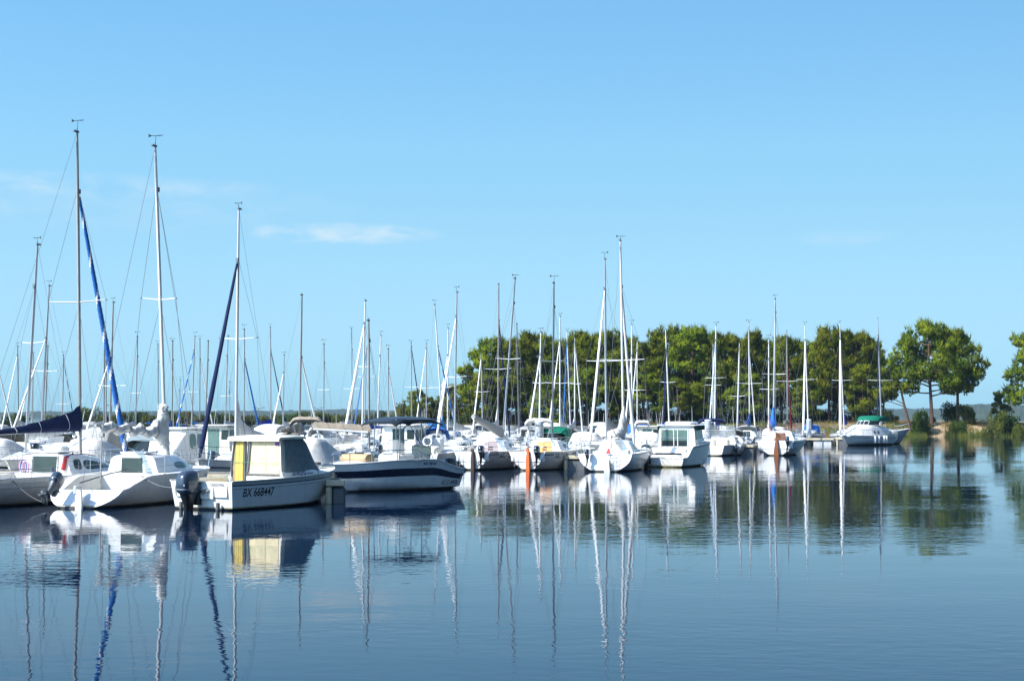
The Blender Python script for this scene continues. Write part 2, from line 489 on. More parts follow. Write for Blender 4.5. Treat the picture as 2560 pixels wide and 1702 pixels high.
def mast_parts(root, foot, top, rad, m, spreaders=(), deckpts=None, bow=None, stern=None, jib=None, halyard=True, windvane=True, sides=8, wirer=0.006, spm=None, jibtop=0.8):
    """mast from foot to top (boat space); spreaders: (fraction, half span); deckpts: chainplates; jib: (material, material2|None, radius, fraction)"""
    foot, top = Vector(foot), Vector(top); H = (top - foot).length
    mb = MB()
    k = [0, .02, .25, .5, .75, .9, 1.0]; rr = [rad * 1.05, rad, rad, rad, rad * .96, rad * .8, rad * .62]
    mb.tube([foot.lerp(top, q) for q in k], rr, m, sides, flat=.72)
    # sail track, gooseneck and halyard box at the head
    mb.tube([foot.lerp(top, .06) - Vector((0, rad * .95, 0)), foot.lerp(top, .97) - Vector((0, rad * .7, 0))], rad * .14, alud, 4)
    mast = mb.build('mast', root, 50)
    h = MB()
    h.box(top + Vector((0, -.06, .02)), (rad * 1.1, .26, .06), alud, .01)
    h.tube([top, top + Vector((0, 0, .12))], .012, black, 5)
    h.build('mast_head', mast)
    h = MB(); h.box(foot.lerp(top, jibtop) + Vector((0, rad, 0)), (rad * 1.7, .07, .14), alud, .01); h.build('stay_fitting', mast)
    if windvane and random.random() < .85:
        w = MB(); c = top + Vector((.02, 0, random.uniform(.18, .36)))
        w.tube([top, c], .007, black, 4)
        a = R(random.uniform(-12, 12)); d = Vector((math.cos(a), math.sin(a) * .4, 0)) * random.uniform(.45, .8)
        w.tube([c - d * .28, c + d * .30], .008, black, 4)
        w.poly([c - d * .30 + Vector((0, 0, .05)), c - d * .30 - Vector((0, 0, .05)), c - d * .16], black)
        w.poly([c - d * .31 + Vector((0, 0, .06)), c - d * .31 + Vector((0, .01, -.04)), c - d * .15 + Vector((0, .01, 0))], black)
        w.tube([c, c + d * .12 + Vector((.02, .1, 0))], .005, black, 4)
        w.build('wind_vane', root)
    tips = []
    for fr, span in spreaders:
        p = foot.lerp(top, fr); s_ = MB(); tp = []
        for sd in (-1, 1):
            tip = p + Vector((sd * span, -.10, .03 + random.uniform(-.01, .03)))
            s_.tube([p, tip], [.02, .014], spm or m, 6)
            s_.box(tip, (.05, .04, .04), alud)
            tp.append(tip)
        s_.build('spreader', root); tips.append((fr, tp))
    # standing and running rigging
    r = MB()
    hound = foot.lerp(top, jibtop + .01)
    if deckpts:
        for i, sd in enumerate((-1, 1)):
            cp = Vector(deckpts); cp.x = sd * abs(cp.x)
            pts = [cp]
            for fr, tp in tips: pts.append(tp[i])
            pts.append(hound)
            r.tube(pts, wirer, wire, 4)
            if tips: r.tube([cp + Vector((0, -.12, 0)), foot.lerp(top, tips[0][0] - .01)], wirer, wire, 4)
    if stern: r.tube([top, Vector(stern)], wirer, wire, 4)
    if bow is not None and not jib: r.tube([hound, Vector(bow)], wirer, wire, 4)
    if halyard:
        r.tube([top + Vector((.03, -.1, 0)), foot + Vector((.09, -.12, .4))], wirer * .8, wire, 4)
        r.tube([hound + Vector((-.04, .1, 0)), foot + Vector((-.10, .12, .3))], wirer * .8, wire, 4)
    if len(r.v): r.build('rigging', root)
    if jib and bow is not None:
        m1, m2, jr, fr = jib
        a = Vector(bow) + Vector((0, 0, .12)); b = hound.lerp(Vector(bow), .03)
        n = (160 if Vector(a).z < 1.3 and jr > .08 else 90) if m2 else 14; sd = 12 if m2 else 8
        pts = [a.lerp(b, i / n) for i in range(n + 1)]
        rads = [jr * (0.45 + 0.62 * (1 - i / n) ** 0.6) * (.55 + .45 * smooth(i / n * 14)) * (1 + .05 * math.sin(i * 1.7)) for i in range(n + 1)]
        j = MB()
        j.tube(pts, rads, helix(m1, m2, (b - a).length * .85, sd, .17, n) if m2 else m1, sd)
        jo = j.build('furled_jib', root, 60)
        dr = MB(); dr.tube([a - Vector((0, 0, .1)), a], .05, black, 8); dr.build('furling_drum', jo)
        w = MB(); w.tube([b, hound], wirer * 1.4, wire, 4); w.build('forestay', jo)
    return mast

def crumple(rows, amp=.03, f=5.0, seed=0.0):
    out = []
    for r in rows:
        c = sum((Vector(p) for p in r), Vector()) / len(r); q = []
        for p in r:
            p = Vector(p); d = (p - c); d = d.normalized() if d.length else d
            n1 = noise.noise(Vector((p.x * f, p.y * f * .5, p.z * f + seed))); n2 = noise.noise(Vector((p.x * f * 2.6 + 7, p.y * f * 1.6, p.z * f * 2.6 + seed)))
            q.append(p + d * amp * (1.0 * n1 - abs(n2) * 1.3 + .3))
        out.append(q)
    return out
def lumpy(i, a, s=1.0): return 1 + a * math.sin(i * 2.1 * s) + a * .7 * math.sin(i * 5.3 * s + 1)
def boom_part(root, goose, length, m, cover=None, rise=0.1, h0=0.55, h1=0.14, w=0.13, drop=None, up=0.0, r=.045, x=0.0):
    """boom aft of the mast with a stowed mainsail under a cover; up: how far the sail climbs the mast"""
    g = Vector(goose); e = g + Vector((x, -length, rise))
    b = MB(); b.tube([g, e], [r, r * .9], m, 8); b.box(e, (.07, .08, .1), alud, .01)
    bo = b.build('boom', root)
    if cover:
        n = 22; c = MB(); rows = []
        for i in range(n + 1):
            k = i / n; p = g.lerp(e, k * .97) + Vector((0, .03, 0))
            hh = (h1 + (h0 - h1) * (1 - k) ** 1.5 + up * math.exp(-((k) / .09) ** 2)) * lumpy(i, .035)
            ww = w * (1 - .35 * k) * lumpy(i + 3, .06)
            if k == 0: ww *= .75
            sec = [(-.35, -.06), (-.9, .12), (-1.0, .3), (-.72, .58), (-.34, .86), (0, 1), (.34, .86), (.72, .58), (1.0, .3), (.9, .12), (.35, -.06)]
            rows.append([p + Vector((sx * ww + .012 * math.sin(i * 1.3 + sx * 3), 0, (sz * hh) - .03)) for sx, sz in sec])
        c.grid(rows, cover, True); c.poly(rows[0], cover); c.poly(list(reversed(rows[-1])), cover)
        co = c.build('sail_cover', root, 70)
        t = MB()
        for k in (.22, .5, .78):
            i = int(k * n); rr_ = [q + (q - (rows[i][0] + rows[i][5]) / 2).normalized() * .008 for q in rows[i]]
            t.tube(rr_ + [rr_[0]], .007, inkw if cover in (CL['navy'], CL['blue']) else rubber, 4, cap=False)
        t.build('tie', co)
    return bo

def rails(root, pts_list, m=steel, r=.012, name='railing'):
    g = MB()
    for pts in pts_list: g.tube(pts, r, m, 6)
    return g.build(name, root)

def pulpit(h, root, bow=True, stern=True, hgt=.5, life=True, ct=.42):
    if bow:
        z = h.zs(.96); L_ = h.pt(.80, h.zs(.80)); T = h.pt(.985, h.zs(.985))
        top = [Vector((sd * L_.x * .95, L_.y, L_.z + hgt * .96)) if q == 0 else None for sd in (1,) for q in (0,)]
        a = [Vector((L_.x * .93, L_.y, L_.z)), Vector((L_.x * .93, L_.y + .05, L_.z + hgt)), Vector((L_.x * .55, L_.y + (T.y - L_.y) * .7, L_.z + hgt * 1.05)), Vector((.0, T.y + .06, T.z + hgt * 1.0))]
        mir = [Vector((-p.x, p.y, p.z)) for p in reversed(a[:-1])]
        q1 = Vector((L_.x * .5, L_.y + (T.y - L_.y) * .62, L_.z + .02)); q2 = a[2]
        mid = [Vector((p.x, p.y, p.z - hgt * .5)) for p in a[1:]] + [Vector((p.x, p.y, p.z - hgt * .5)) for p in mir[:-1]]
        rails(root, [a + mir, [q1, q2], [Vector((-q1.x, q1.y, q1.z)), Vector((-q2.x, q2.y, q2.z))], mid, ], name='pulpit')
    if stern:
        A = h.pt(.16, h.zs(.16)); S = h.pt(.0, h.zs(0)); x = S.x * .9
        l = []
        for sd in (-1, 1):
            l += [[Vector((sd * A.x * .93, A.y, A.z)), Vector((sd * A.x * .93, A.y, A.z + hgt)), Vector((sd * x, S.y + .1, S.z + hgt)), Vector((sd * x * .45, S.y + .06, S.z + hgt)), Vector((sd * x * .42, S.y + .06, S.z))],
                  [Vector((sd * x, S.y + .1, S.z + hgt)), Vector((sd * x, S.y + .1, S.z))],
                  [Vector((sd * A.x * .93, A.y, A.z + hgt * .5)), Vector((sd * x, S.y + .1, S.z + hgt * .5)), Vector((sd * x * .45, S.y + .06, S.z + hgt * .5))]]
        rails(root, l[:3], name='stern_rail'); rails(root, l[3:], name='stern_rail')
    if life:
        l = []
        for sd in (-1, 1):
            ts = [.16, .36, .56, .80]
            P = [h.pt(t, h.zs(t)) for t in ts]; P = [Vector((sd * p.x * .93, p.y, p.z)) for p in P]
            for p in P[1:3]: rails(root, [[p, p + Vector((0, 0, hgt))]], r=.010, name='stanchion')
        l = []
        for sd in (-1, 1):
            P = [h.pt(t, h.zs(t)) for t in (.16, .36, .56, .80)]; P = [Vector((sd * p.x * .93, p.y, p.z)) for p in P]
            l += [[p + Vector((0, 0, hgt * .97)) for p in P], [p + Vector((0, 0, hgt * .5)) for p in P]]
        rails(root, l, m=wire, r=.005, name='lifeline')

def outboard(root, x, y, z, s=1.0, m=None, leg=None, tilt=0.0, pitch=0.0, txt=None, band=True):
    """outboard motor: cowl, leg, bracket, propeller; z = height of the cowl's foot"""
    m = m or blackg; leg = leg or black
    e = bpy.data.objects.new('outboard_motor', None); COL.objects.link(e); e.parent = root
    e.location = (x, y, z); e.rotation_euler = (tilt, 0, pitch)
    def loft(name, secs, mm, par, p=3.2, n=20):
        mb = MB(); rows = []
        for zz, cy, ax, ay in secs:
            rows.append([Vector((a * s, (cy + b) * s, zz * s)) for a, b in supercircle(n, p, ax, ay)])
        mb.grid(rows, mm, True); mb.poly(list(reversed(rows[0])), mm if not callable(mm) or isinstance(mm, bpy.types.Material) else mm(0, 0)); mb.poly(rows[-1], mm if not callable(mm) or isinstance(mm, bpy.types.Material) else mm(0, 0))
        return mb.build(name, par, 50)
    loft('engine_cowl', [(-.04, -.02, .13, .22), (0, -.03, .165, .27), (.10, -.035, .178, .295), (.22, -.035, .18, .30), (.34, -.03, .175, .29), (.43, -.01, .155, .255), (.485, .02, .11, .19), (.50, .03, .05, .10)], m, e)
    loft('engine_leg', [(-.95, -.02, .025, .10), (-.80, -.02, .035, .13), (-.62, -.03, .04, .10), (-.58, -.05, .11, .22), (-.56, -.05, .11, .22), (-.54, 0, .05, .11), (-.30, 0, .075, .13), (-.12, -.01, .12, .19), (-.04, -.02, .128, .215)], leg, e)
    mb = MB(); mb.tube([(0, -.26 * s, -.80 * s), (0, .20 * s, -.80 * s), (0, .28 * s, -.80 * s)], [.05 * s, .05 * s, .01], leg, 8)
    for k in range(3):
        a = 2 * math.pi * k / 3
        c = Vector((math.cos(a), 0, math.sin(a))); d = Vector((-math.sin(a), 0, math.cos(a)))
        p = Vector((0, -.27 * s, -.80 * s))
        mb.add([p + c * .03 * s - d * .02 * s, p + c * .14 * s - d * .06 * s + Vector((0, -.03, 0)), p + c * .15 * s + d * .05 * s, p + c * .03 * s + d * .02 * s], [(0, 1, 2, 3), (3, 2, 1, 0)], leg)
    mb.build('propeller', e)
    mb = MB(); mb.box((0, .25 * s, -.14 * s), (.20 * s, .16 * s, .34 * s), leg, .02); mb.tube([(0, .2 * s, -.02), (0, .5 * s, .10 * s)], .018 * s, leg, 6)
    mb.build('bracket', e)
    if band:
        mb = MB(); rows = []
        for zz, q in ((.055, 1.012), (.085, 1.012)):
            rows.append([Vector((a * s, (-.035 + b) * s, zz * s)) for a, b in supercircle(20, 3.2, .176 * q, .288 * q)])
        mb.grid(rows, greyst if m is engb else mat('silver_decal', (.45, .47, .5), .3), True); mb.build('stripe', e)
    return e

def windows(roof, root, spans, m=glass, both=True, p=3.4, name='window'):
    for (y0, y1, k0, k1, taper) in spans:
        for sd in ((1, -1) if both else (1,)):
            rr_patch(lambda u, v, sd=sd: roof.side(u, v, sd), y0, y1, k0, k1, m, name, root, p, taper=taper)

def fender(parent_matrix, p, label, m=None, s=1.0, tilt=0.0, rope=0.35, group='fenders hung along boat sides'):
    mb = MB()
    mb.tube([(0, 0, -.30 * s), (0, 0, -.27 * s), (0, 0, -.2 * s), (0, 0, .2 * s), (0, 0, .27 * s), (0, 0, .31 * s)], [.02, .07 * s, .105 * s, .105 * s, .07 * s, .02], m or gel, 12)
    mb.tube([(0, 0, .3 * s), (0, 0, .3 * s + rope)], .008, wire, 4)
    o = mb.build('fender', None, 50)
    o.matrix_world = parent_matrix @ Matrix.Translation(p) @ Matrix.Rotation(tilt, 4, 'X')
    return tag(o, label, 'fender', group)

def rope(p, q, label, sag=.25, r=.014, m=None, n=14):
    p, q = Vector(p), Vector(q); mb = MB()
    mb.tube([p.lerp(q, i / n) - Vector((0, 0, sag * 4 * (i / n) * (1 - i / n))) for i in range(n + 1)], r, m or rubber, 5)
    return tag(mb.build('mooring_rope', None, 60), label, 'rope', 'mooring ropes')

def rudder(root, y, z0, z1, w, m, x=0.0, th=.035, rake=0.0, name='rudder', shape=None, turn=55):
    mb = MB(); n = 10; rows = []
    for i in range(n + 1):
        k = i / n; z = z0 + (z1 - z0) * k; ww = w * (shape(k) if shape else (1 - .25 * k))
        yy = y + rake * k
        c_, s_ = math.cos(R(turn)), math.sin(R(turn))
        rows.append([Vector((x + a * c_ - b * s_, yy + a * s_ + b * c_, z)) for a, b in ((-th / 2, 0), (-th / 2, -ww), (th / 2, -ww), (th / 2, 0))])
    mb.grid(rows, m, True); mb.poly(rows[0], m); mb.poly(list(reversed(rows[-1])), m)
    return mb.build(name, root)
def tiller(root, a, b, m=wood):
    mb = MB(); mb.tube([a, Vector(a).lerp(Vector(b), .5) + Vector((0, 0, .03)), b], [.022, .02, .015], m, 6); return mb.build('tiller', root)

def bimini(root, y0, y1, w, z0, ztop, m, crown=.12, name='bimini', thick=.04, legs=True):
    mb = MB(); rows = []; n = 8
    for i in range(7):
        k = i / 6; y = y0 + (y1 - y0) * k; e = .06 * (1 - (2 * k - 1) ** 2) - .10 * (abs(2 * k - 1) ** 5)
        rows.append([Vector((w * (2 * j / n - 1), y, ztop + e + crown * (1 - (2 * j / n - 1) ** 2) - .08 * abs(2 * j / n - 1) ** 6)) for j in range(n + 1)])
    mb.grid(rows, m)
    mb.grid([[p - Vector((0, 0, thick)) for p in r] for r in rows], m)
    for r in (rows[0], rows[-1]): mb.grid([r, [p - Vector((0, 0, thick + .05)) for p in r]], m)
    for j in (0, n): mb.grid([[r[j] for r in rows], [r[j] - Vector((0, 0, thick + .04)) for r in rows]], m)
    o = mb.build(name, root, 60)
    if legs:
        l = []
        ym = (y0 + y1) / 2
        for sd in (-1, 1):
            for yy in (y0 + .05, y1 - .05): l.append([Vector((sd * w * .98, ym, z0)), Vector((sd * w * .98, yy, ztop - .05))])
        rails(root, l, r=.013, name='bimini_frame')
    return o

# ================================================================== SETTING
# ------------------------------------------------------------------ water
def water_material():
    m = bpy.data.materials.new('lake_water'); m.use_nodes = True
    t = m.node_tree; b = t.nodes['Principled BSDF']
    b.inputs['Base Color'].default_value = (0.002, 0.012, 0.034, 1)
    b.inputs['Roughness'].default_value = 0.015
    b.inputs['IOR'].default_value = 1.17
    b.inputs['Specular IOR Level'].default_value = 0.5
    tc = t.nodes.new('ShaderNodeTexCoord')
    def noise_(sx, sy, det, rough=0.5, rot=0.3):
        mp = t.nodes.new('ShaderNodeMapping'); mp.inputs['Scale'].default_value = (sx, sy, 1); mp.inputs['Rotation'].default_value = (0, 0, rot)
        t.links.new(tc.outputs['Object'], mp.inputs[0])
        n = t.nodes.new('ShaderNodeTexNoise'); n.inputs['Scale'].default_value = 1.0; n.inputs['Detail'].default_value = det; n.inputs['Roughness'].default_value = rough
        t.links.new(mp.outputs[0], n.inputs['Vector']); return n.outputs['Fac']
    def mth(op, a, c):
        n = t.nodes.new('ShaderNodeMath'); n.operation = op
        for i, v in enumerate((a, c)):
            if isinstance(v, (int, float)): n.inputs[i].default_value = v
            else: t.links.new(v, n.inputs[i])
        return n.outputs[0]
    # small ripples, a longer swell, and patches where a breath of wind roughens the surface
    fine = noise_(2.6, 4.0, 2.0)
    swell = noise_(0.32, 0.55, 1.0, rot=-0.2)
    patch = noise_(0.035, 0.11, 3.0, rot=0.15)
    mr = t.nodes.new('ShaderNodeMapRange'); mr.inputs['From Min'].default_value = 0.42; mr.inputs['From Max'].default_value = 0.62
    mr.inputs['To Min'].default_value = 0.35; mr.inputs['To Max'].default_value = 1.6
    t.links.new(patch, mr.inputs['Value'])
    hgt = mth('ADD', mth('MULTIPLY', mth('MULTIPLY', fine, 0.0034), mr.outputs[0]), mth('MULTIPLY', swell, 0.0060))
    bp = t.nodes.new('ShaderNodeBump'); bp.inputs['Strength'].default_value = 1.0; bp.inputs['Distance'].default_value = 1.0
    t.links.new(hgt, bp.inputs['Height']); t.links.new(bp.outputs[0], b.inputs['Normal'])
    return m
wm = MB(); wm.poly([(-2600, -60, 0), (2600, -60, 0), (2600, 3400, 0), (-2600, 3400, 0)], water_material())
tag(wm.build('water'), kind='structure')

# ------------------------------------------------------------------ foliage materials
def leaf_mat(name, c, var=0.5, scale=0.6, tr=0.25):
    m = bpy.data.materials.new(name); m.use_nodes = True
    t = m.node_tree; b = t.nodes['Principled BSDF']; b.inputs['Roughness'].default_value = 0.8; b.inputs['Specular IOR Level'].default_value = 0.08
    g = t.nodes.new('ShaderNodeNewGeometry'); tc = t.nodes.new('ShaderNodeTexCoord')
    n = t.nodes.new('ShaderNodeTexNoise'); n.inputs['Scale'].default_value = scale; n.inputs['Detail'].default_value = 3
    t.links.new(g.outputs['Position'], n.inputs['Vector'])
    cr = t.nodes.new('ShaderNodeValToRGB'); e = cr.color_ramp.elements
    e[0].position = .3; e[0].color = (c[0] * (1 - var), c[1] * (1 - var * .8), c[2] * (1 - var * .6), 1)
    e[1].position = .72; e[1].color = (c[0] * (1 + var), c[1] * (1 + var * .55), c[2] * 1.05, 1)
    t.links.new(n.outputs['Fac'], cr.inputs[0])
    ob = t.nodes.new('ShaderNodeObjectInfo'); hv = t.nodes.new('ShaderNodeHueSaturation')
    mr = t.nodes.new('ShaderNodeMapRange'); mr.inputs['To Min'].default_value = .80; mr.inputs['To Max'].default_value = 1.25
    t.links.new(ob.outputs['Random'], mr.inputs['Value']); t.links.new(mr.outputs[0], hv.inputs['Value'])
    mh = t.nodes.new('ShaderNodeMapRange'); mh.inputs['To Min'].default_value = .485; mh.inputs['To Max'].default_value = .515
    t.links.new(ob.outputs['Random'], mh.inputs['Value']); t.links.new(mh.outputs[0], hv.inputs['Hue'])
    t.links.new(cr.outputs[0], hv.inputs['Color']); t.links.new(hv.outputs[0], b.inputs['Base Color'])
    tr_ = t.nodes.new('ShaderNodeBsdfTranslucent'); t.links.new(hv.outputs[0], tr_.inputs['Color'])
    ms = t.nodes.new('ShaderNodeMixShader'); ms.inputs[0].default_value = tr
    t.links.new(b.outputs[0], ms.inputs[1]); t.links.new(tr_.outputs[0], ms.inputs[2])
    t.links.new(ms.outputs[0], t.nodes['Material Output'].inputs['Surface'])
    return m
pinem = leaf_mat('pine_needles', (0.128, 0.172, 0.014), tr=.12, var=.62)
bushm = leaf_mat('bush_leaves', (0.055, 0.10, 0.022), scale=1.0)
hedgem = leaf_mat('hedge_leaves', (0.12, 0.15, 0.035), scale=0.8)
reedm = leaf_mat('reed_blades', (0.13, 0.16, 0.035), scale=0.5, var=.6)
farm = leaf_mat('far_forest', (0.05, 0.07, 0.03), scale=0.06, var=.5, tr=0)
bark = mat('pine_bark', (0.105, 0.065, 0.045), 0.9, var=.5, scale=5, bump=1.0)

# ------------------------------------------------------------------ the spit of land behind the marina
def shore_y(X):
    base = 187 + 3.0 * math.sin(X * .11 + 1) + 1.6 * math.sin(X * .31)
    k = smooth((-X - 8) / 14.0)
    return base + k * 26
def land_z(X, Y):
    s = Y - shore_y(X) + 1.2 * noise.noise(Vector((X * .2, Y * .2, 3)))
    top = 1.55 + .35 * noise.noise(Vector((X * .06, Y * .06, 0))) + .12 * noise.noise(Vector((X * .5, Y * .5, 9)))
    if X < -12: top -= .5 * smooth((-X - 12) / 10)
    z = -0.8 + (top + .8) * smooth((s + 3) / 9)
    far = Y - (shore_y(X) + 52 + 8 * math.sin(X * .05))
    if far > 0: z = top - (top + 1.0) * smooth(far / 9)
    return z
def land_material():
    m = bpy.data.materials.new('sandy_ground'); m.use_nodes = True
    t = m.node_tree; b = t.nodes['Principled BSDF']; b.inputs['Roughness'].default_value = .95; b.inputs['Specular IOR Level'].default_value = .1
    tc = t.nodes.new('ShaderNodeTexCoord')
    def nz_(s, d=5):
        n = t.nodes.new('ShaderNodeTexNoise'); n.inputs['Scale'].default_value = s; n.inputs['Detail'].default_value = d
        t.links.new(tc.outputs['Object'], n.inputs['Vector']); return n.outputs['Fac']
    def mixc(f, a, c):
        x = t.nodes.new('ShaderNodeMix'); x.data_type = 'RGBA'; t.links.new(f, x.inputs[0])
        for i, v in ((6, a), (7, c)):
            if isinstance(v, tuple): x.inputs[i].default_value = v + (1,)
            else: t.links.new(v, x.inputs[i])
        return x.outputs[2]
    def rng(f, a, c):
        r = t.nodes.new('ShaderNodeMapRange'); r.inputs['From Min'].default_value = a; r.inputs['From Max'].default_value = c; t.links.new(f, r.inputs['Value']); return r.outputs[0]
    c1 = mixc(rng(nz_(.9), .4, .6), (0.52, 0.42, 0.29), (0.38, 0.28, 0.17))
    c2 = mixc(rng(nz_(.16), .47, .56), c1, (0.20, 0.14, 0.06))
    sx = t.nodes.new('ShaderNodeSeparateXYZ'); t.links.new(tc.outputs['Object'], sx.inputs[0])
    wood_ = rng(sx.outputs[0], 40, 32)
    c2 = mixc(wood_, c2, mixc(rng(nz_(.35), .55, .66), (0.070, 0.046, 0.030), (0.17, 0.115, 0.07)))  # pine litter below the wood, its colour darkened to stand for undergrowth shade
    c3 = mixc(rng(nz_(.3, 6), .54, .6), c2, (0.09, 0.11, 0.03))
    t.links.new(c3, b.inputs['Base Color'])
    bp = t.nodes.new('ShaderNodeBump'); bp.inputs['Distance'].default_value = .15; t.links.new(nz_(2.5), bp.inputs['Height']); t.links.new(bp.outputs[0], b.inputs['Normal'])
    return m
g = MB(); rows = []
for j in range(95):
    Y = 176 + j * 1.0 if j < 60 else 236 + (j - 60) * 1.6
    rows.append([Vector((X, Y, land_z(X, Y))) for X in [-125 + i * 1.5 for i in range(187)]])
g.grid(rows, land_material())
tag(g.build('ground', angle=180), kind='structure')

# ------------------------------------------------------------------ wooded hills across the lake
def interp(tab, x):
    if x <= tab[0][0]: return tab[0][1]
    for a, b in zip(tab, tab[1:]):
        if x <= b[0]: return a[1] + (b[1] - a[1]) * (x - a[0]) / (b[0] - a[0])
    return tab[-1][1]
def hills(name, tab, Y0, depth, px0, px1, seed):
    mb = MB(); rows = []; n = int((px1 - px0) / 2.2)
    for j in range(9):
        k = j / 8; Y = Y0 + depth * k; r = []
        for i in range(n + 1):
            px = px0 + (px1 - px0) * i / n; X = (px - 1280) / F * Y
            h = (1040 - interp(tab, px)) * (Y0 + depth * .5) / F + CAM_H - 1.5
            env = smooth(k / .5) * .62 + smooth(k * 9) * .38
            z = h * env * (1 if k < .8 else 1 - (k - .8))
            if j: z += 2.2 * noise.noise(Vector((X * .09 + seed, Y * .09, 1))) + 1.5 * noise.noise(Vector((X * .3, Y * .3 + seed, 2)))
            else: z = -.6
            r.append(Vector((X, Y, z)))
        rows.append(r)
    mb.grid(rows, farm); return tag(mb.build(name, angle=180), kind='structure')
hills('hills', [(-300, 1031), (0, 1029), (150, 1026), (260, 1027), (430, 1025), (700, 1025), (800, 1022), (870, 1021), (960, 1024), (1100, 1027), (1700, 1024), (2160, 1020), (2300, 1019), (2460, 1020), (2900, 1020)], 2500, 380, -260, 2900, 0)
hills('headland', [(2330, 1036), (2385, 1017), (2425, 1008), (2490, 1006), (2560, 1009), (2700, 1005), (2950, 1008)], 1900, 300, 2345, 2950, 40)

# ------------------------------------------------------------------ pines
def tuft(mb, p, d, L, wd, k, rnd, m, out=None):
    """a spray of needles: k narrow blades round the direction d; their normals lean outward so that clumps shade as clumps"""
    d = d.normalized(); a = d.orthogonal().normalized(); b = d.cross(a); out = (out or d).normalized()
    for i in range(k):
        an = 2 * math.pi * (i + rnd.random()) / k; sp = .2 + .55 * rnd.random()
        q = (d + (a * math.cos(an) + b * math.sin(an)) * sp).normalized(); s_ = q.cross(Vector((rnd.gauss(0, 1), rnd.gauss(0, 1), rnd.gauss(0, 1)))).normalized()
        l = L * (.65 + .6 * rnd.random()); o = len(mb.v)
        A, B, C_ = p - s_ * wd, p + s_ * wd, p + q * l; g = (B - A).cross(C_ - A)
        if g.dot(out) < 0: A, B = B, A; g = -g
        mb.v.extend([tuple(A), tuple(B), tuple(C_)]); mb.f.append((o, o + 1, o + 2)); mb.m.append(mb.mi(m))
        nn = (out * 1.0 + g.normalized() * .55).normalized(); mb.n.extend([tuple(nn)] * 3)
def pine_meshes(seed, H=10.0, crown0=.28, width=4.2, nl=34, flat=.0, lean=(.3, .1)):
    rnd = random.Random(seed); tr = MB(); cr = MB()
    def axis(z):
        k = z / H
        return Vector((lean[0] * k * k * 2 + .15 * math.sin(k * 5 + seed), lean[1] * k * 2 + .12 * math.sin(k * 4 + seed * 2), z))
    n = 14
    tr.tube([axis(-.6 + (H * .95 + .6) * i / n) for i in range(n + 1)], [(.24 * (1 - .82 * i / n)) * (1.25 if i == 0 else 1) for i in range(n + 1)], bark, 8)
    cl = []
    for i in range(nl):
        k = (i + .5) / nl; z = H * (crown0 + (.90 - crown0) * k)
        env = math.sin(math.pi * (.20 + .72 * k) ** .9) ** .7
        az_ = i * 2.4 + rnd.uniform(-.7, .7); ln = width * .5 * env * rnd.uniform(.45, 1.05)
        dr = Vector((math.cos(az_), math.sin(az_), 0)); p0 = axis(z - .25 * ln); rise = ln * rnd.uniform(.15, .55)
        p1 = p0 + dr * ln + Vector((0, 0, rise)); pm = p0.lerp(p1, .5) - Vector((0, 0, .10 * ln))
        tr.tube([p0, pm, p1], [.08, .055, .025], bark, 5, cap=False)
        cl.append((p1, rnd.uniform(.65, 1.12) * (1 - .25 * k)))
        for q in range(3):
            a2 = az_ + rnd.choice((-1, 1)) * rnd.uniform(.3, 1.0); p2 = pm + Vector((math.cos(a2), math.sin(a2), 0)) * ln * rnd.uniform(.5, 1.0) + Vector((0, 0, rnd.uniform(.1, .9)))
            tr.tube([pm, p2], [.04, .015], bark, 4, cap=False); cl.append((p2, rnd.uniform(.28, .55)))
    for j in range(6): cl.append((axis(H * .90) + Vector((rnd.uniform(-1.0, 1.0), rnd.uniform(-1.0, 1.0), rnd.uniform(-.8, .45))), rnd.uniform(.3, .6)))
    for c, r in cl:
        for q in range(int(190 * r * r + 22)):
            v = Vector((rnd.gauss(0, 1), rnd.gauss(0, 1), rnd.gauss(0, 1))).normalized()
            bump_ = 1 + .35 * noise.noise(v * 2.2 + c)
            rr_ = r * bump_ * (.80 + .28 * rnd.random())
            p = c + Vector((v.x * rr_, v.y * rr_, v.z * rr_ * .72))
            tuft(cr, p, Vector((v.x * .9, v.y * .9, v.z * .4 + .9)), .30, .040, 7, rnd, pinem, v + Vector((0, 0, .15)))
        for q in range(2 + int(7 * r)):
            v = Vector((rnd.gauss(0, 1), rnd.gauss(0, 1), rnd.uniform(.1, 1.5))).normalized(); p = c + v * r * .95
            tuft(cr, p + v * .1, Vector((v.x * .5, v.y * .5, 1.1)), .62, .04, 6, rnd, pinem, v + Vector((0, 0, .2)))
    return tr, cr
PV = []
for i, (c0, w, nl, ln) in enumerate([(.24, 6.2, 16, (.3, .1)), (.12, 6.0, 19, (-.4, .2)), (.20, 6.6, 18, (.5, -.3)), (.33, 7.0, 23, (.25, .3)), (.10, 5.2, 17, (0, .1)), (.30, 5.4, 13, (-.5, .2))]):
    tr, cr = pine_meshes(11 + i, width=w, crown0=c0, nl=nl, lean=ln)
    t_ = tr.build('trunk'); c_ = cr.build('crown', angle=180)
    PV.append((t_.data, c_.data)); bpy.data.objects.remove(t_); bpy.data.objects.remove(c_)
def pine(px, ytop, Y, wide, v, label, rot=None, zoff=0, group=None):
    top = at(px, ytop, Y); z0 = land_z(top.x, Y) + zoff; h = top.z - z0
    t = thing('pine_tree', label, 'tree', (top.x, Y, z0), random.uniform(0, 6.28) if rot is None else rot, group)
    t.scale = (wide * h / 10, wide * h / 10, h / 10 / 1.0)
    for nm, d in (('trunk', PV[v][0]), ('crown', PV[v][1])):
        o = bpy.data.objects.new(nm, d); COL.objects.link(o); o.parent = t
    return t
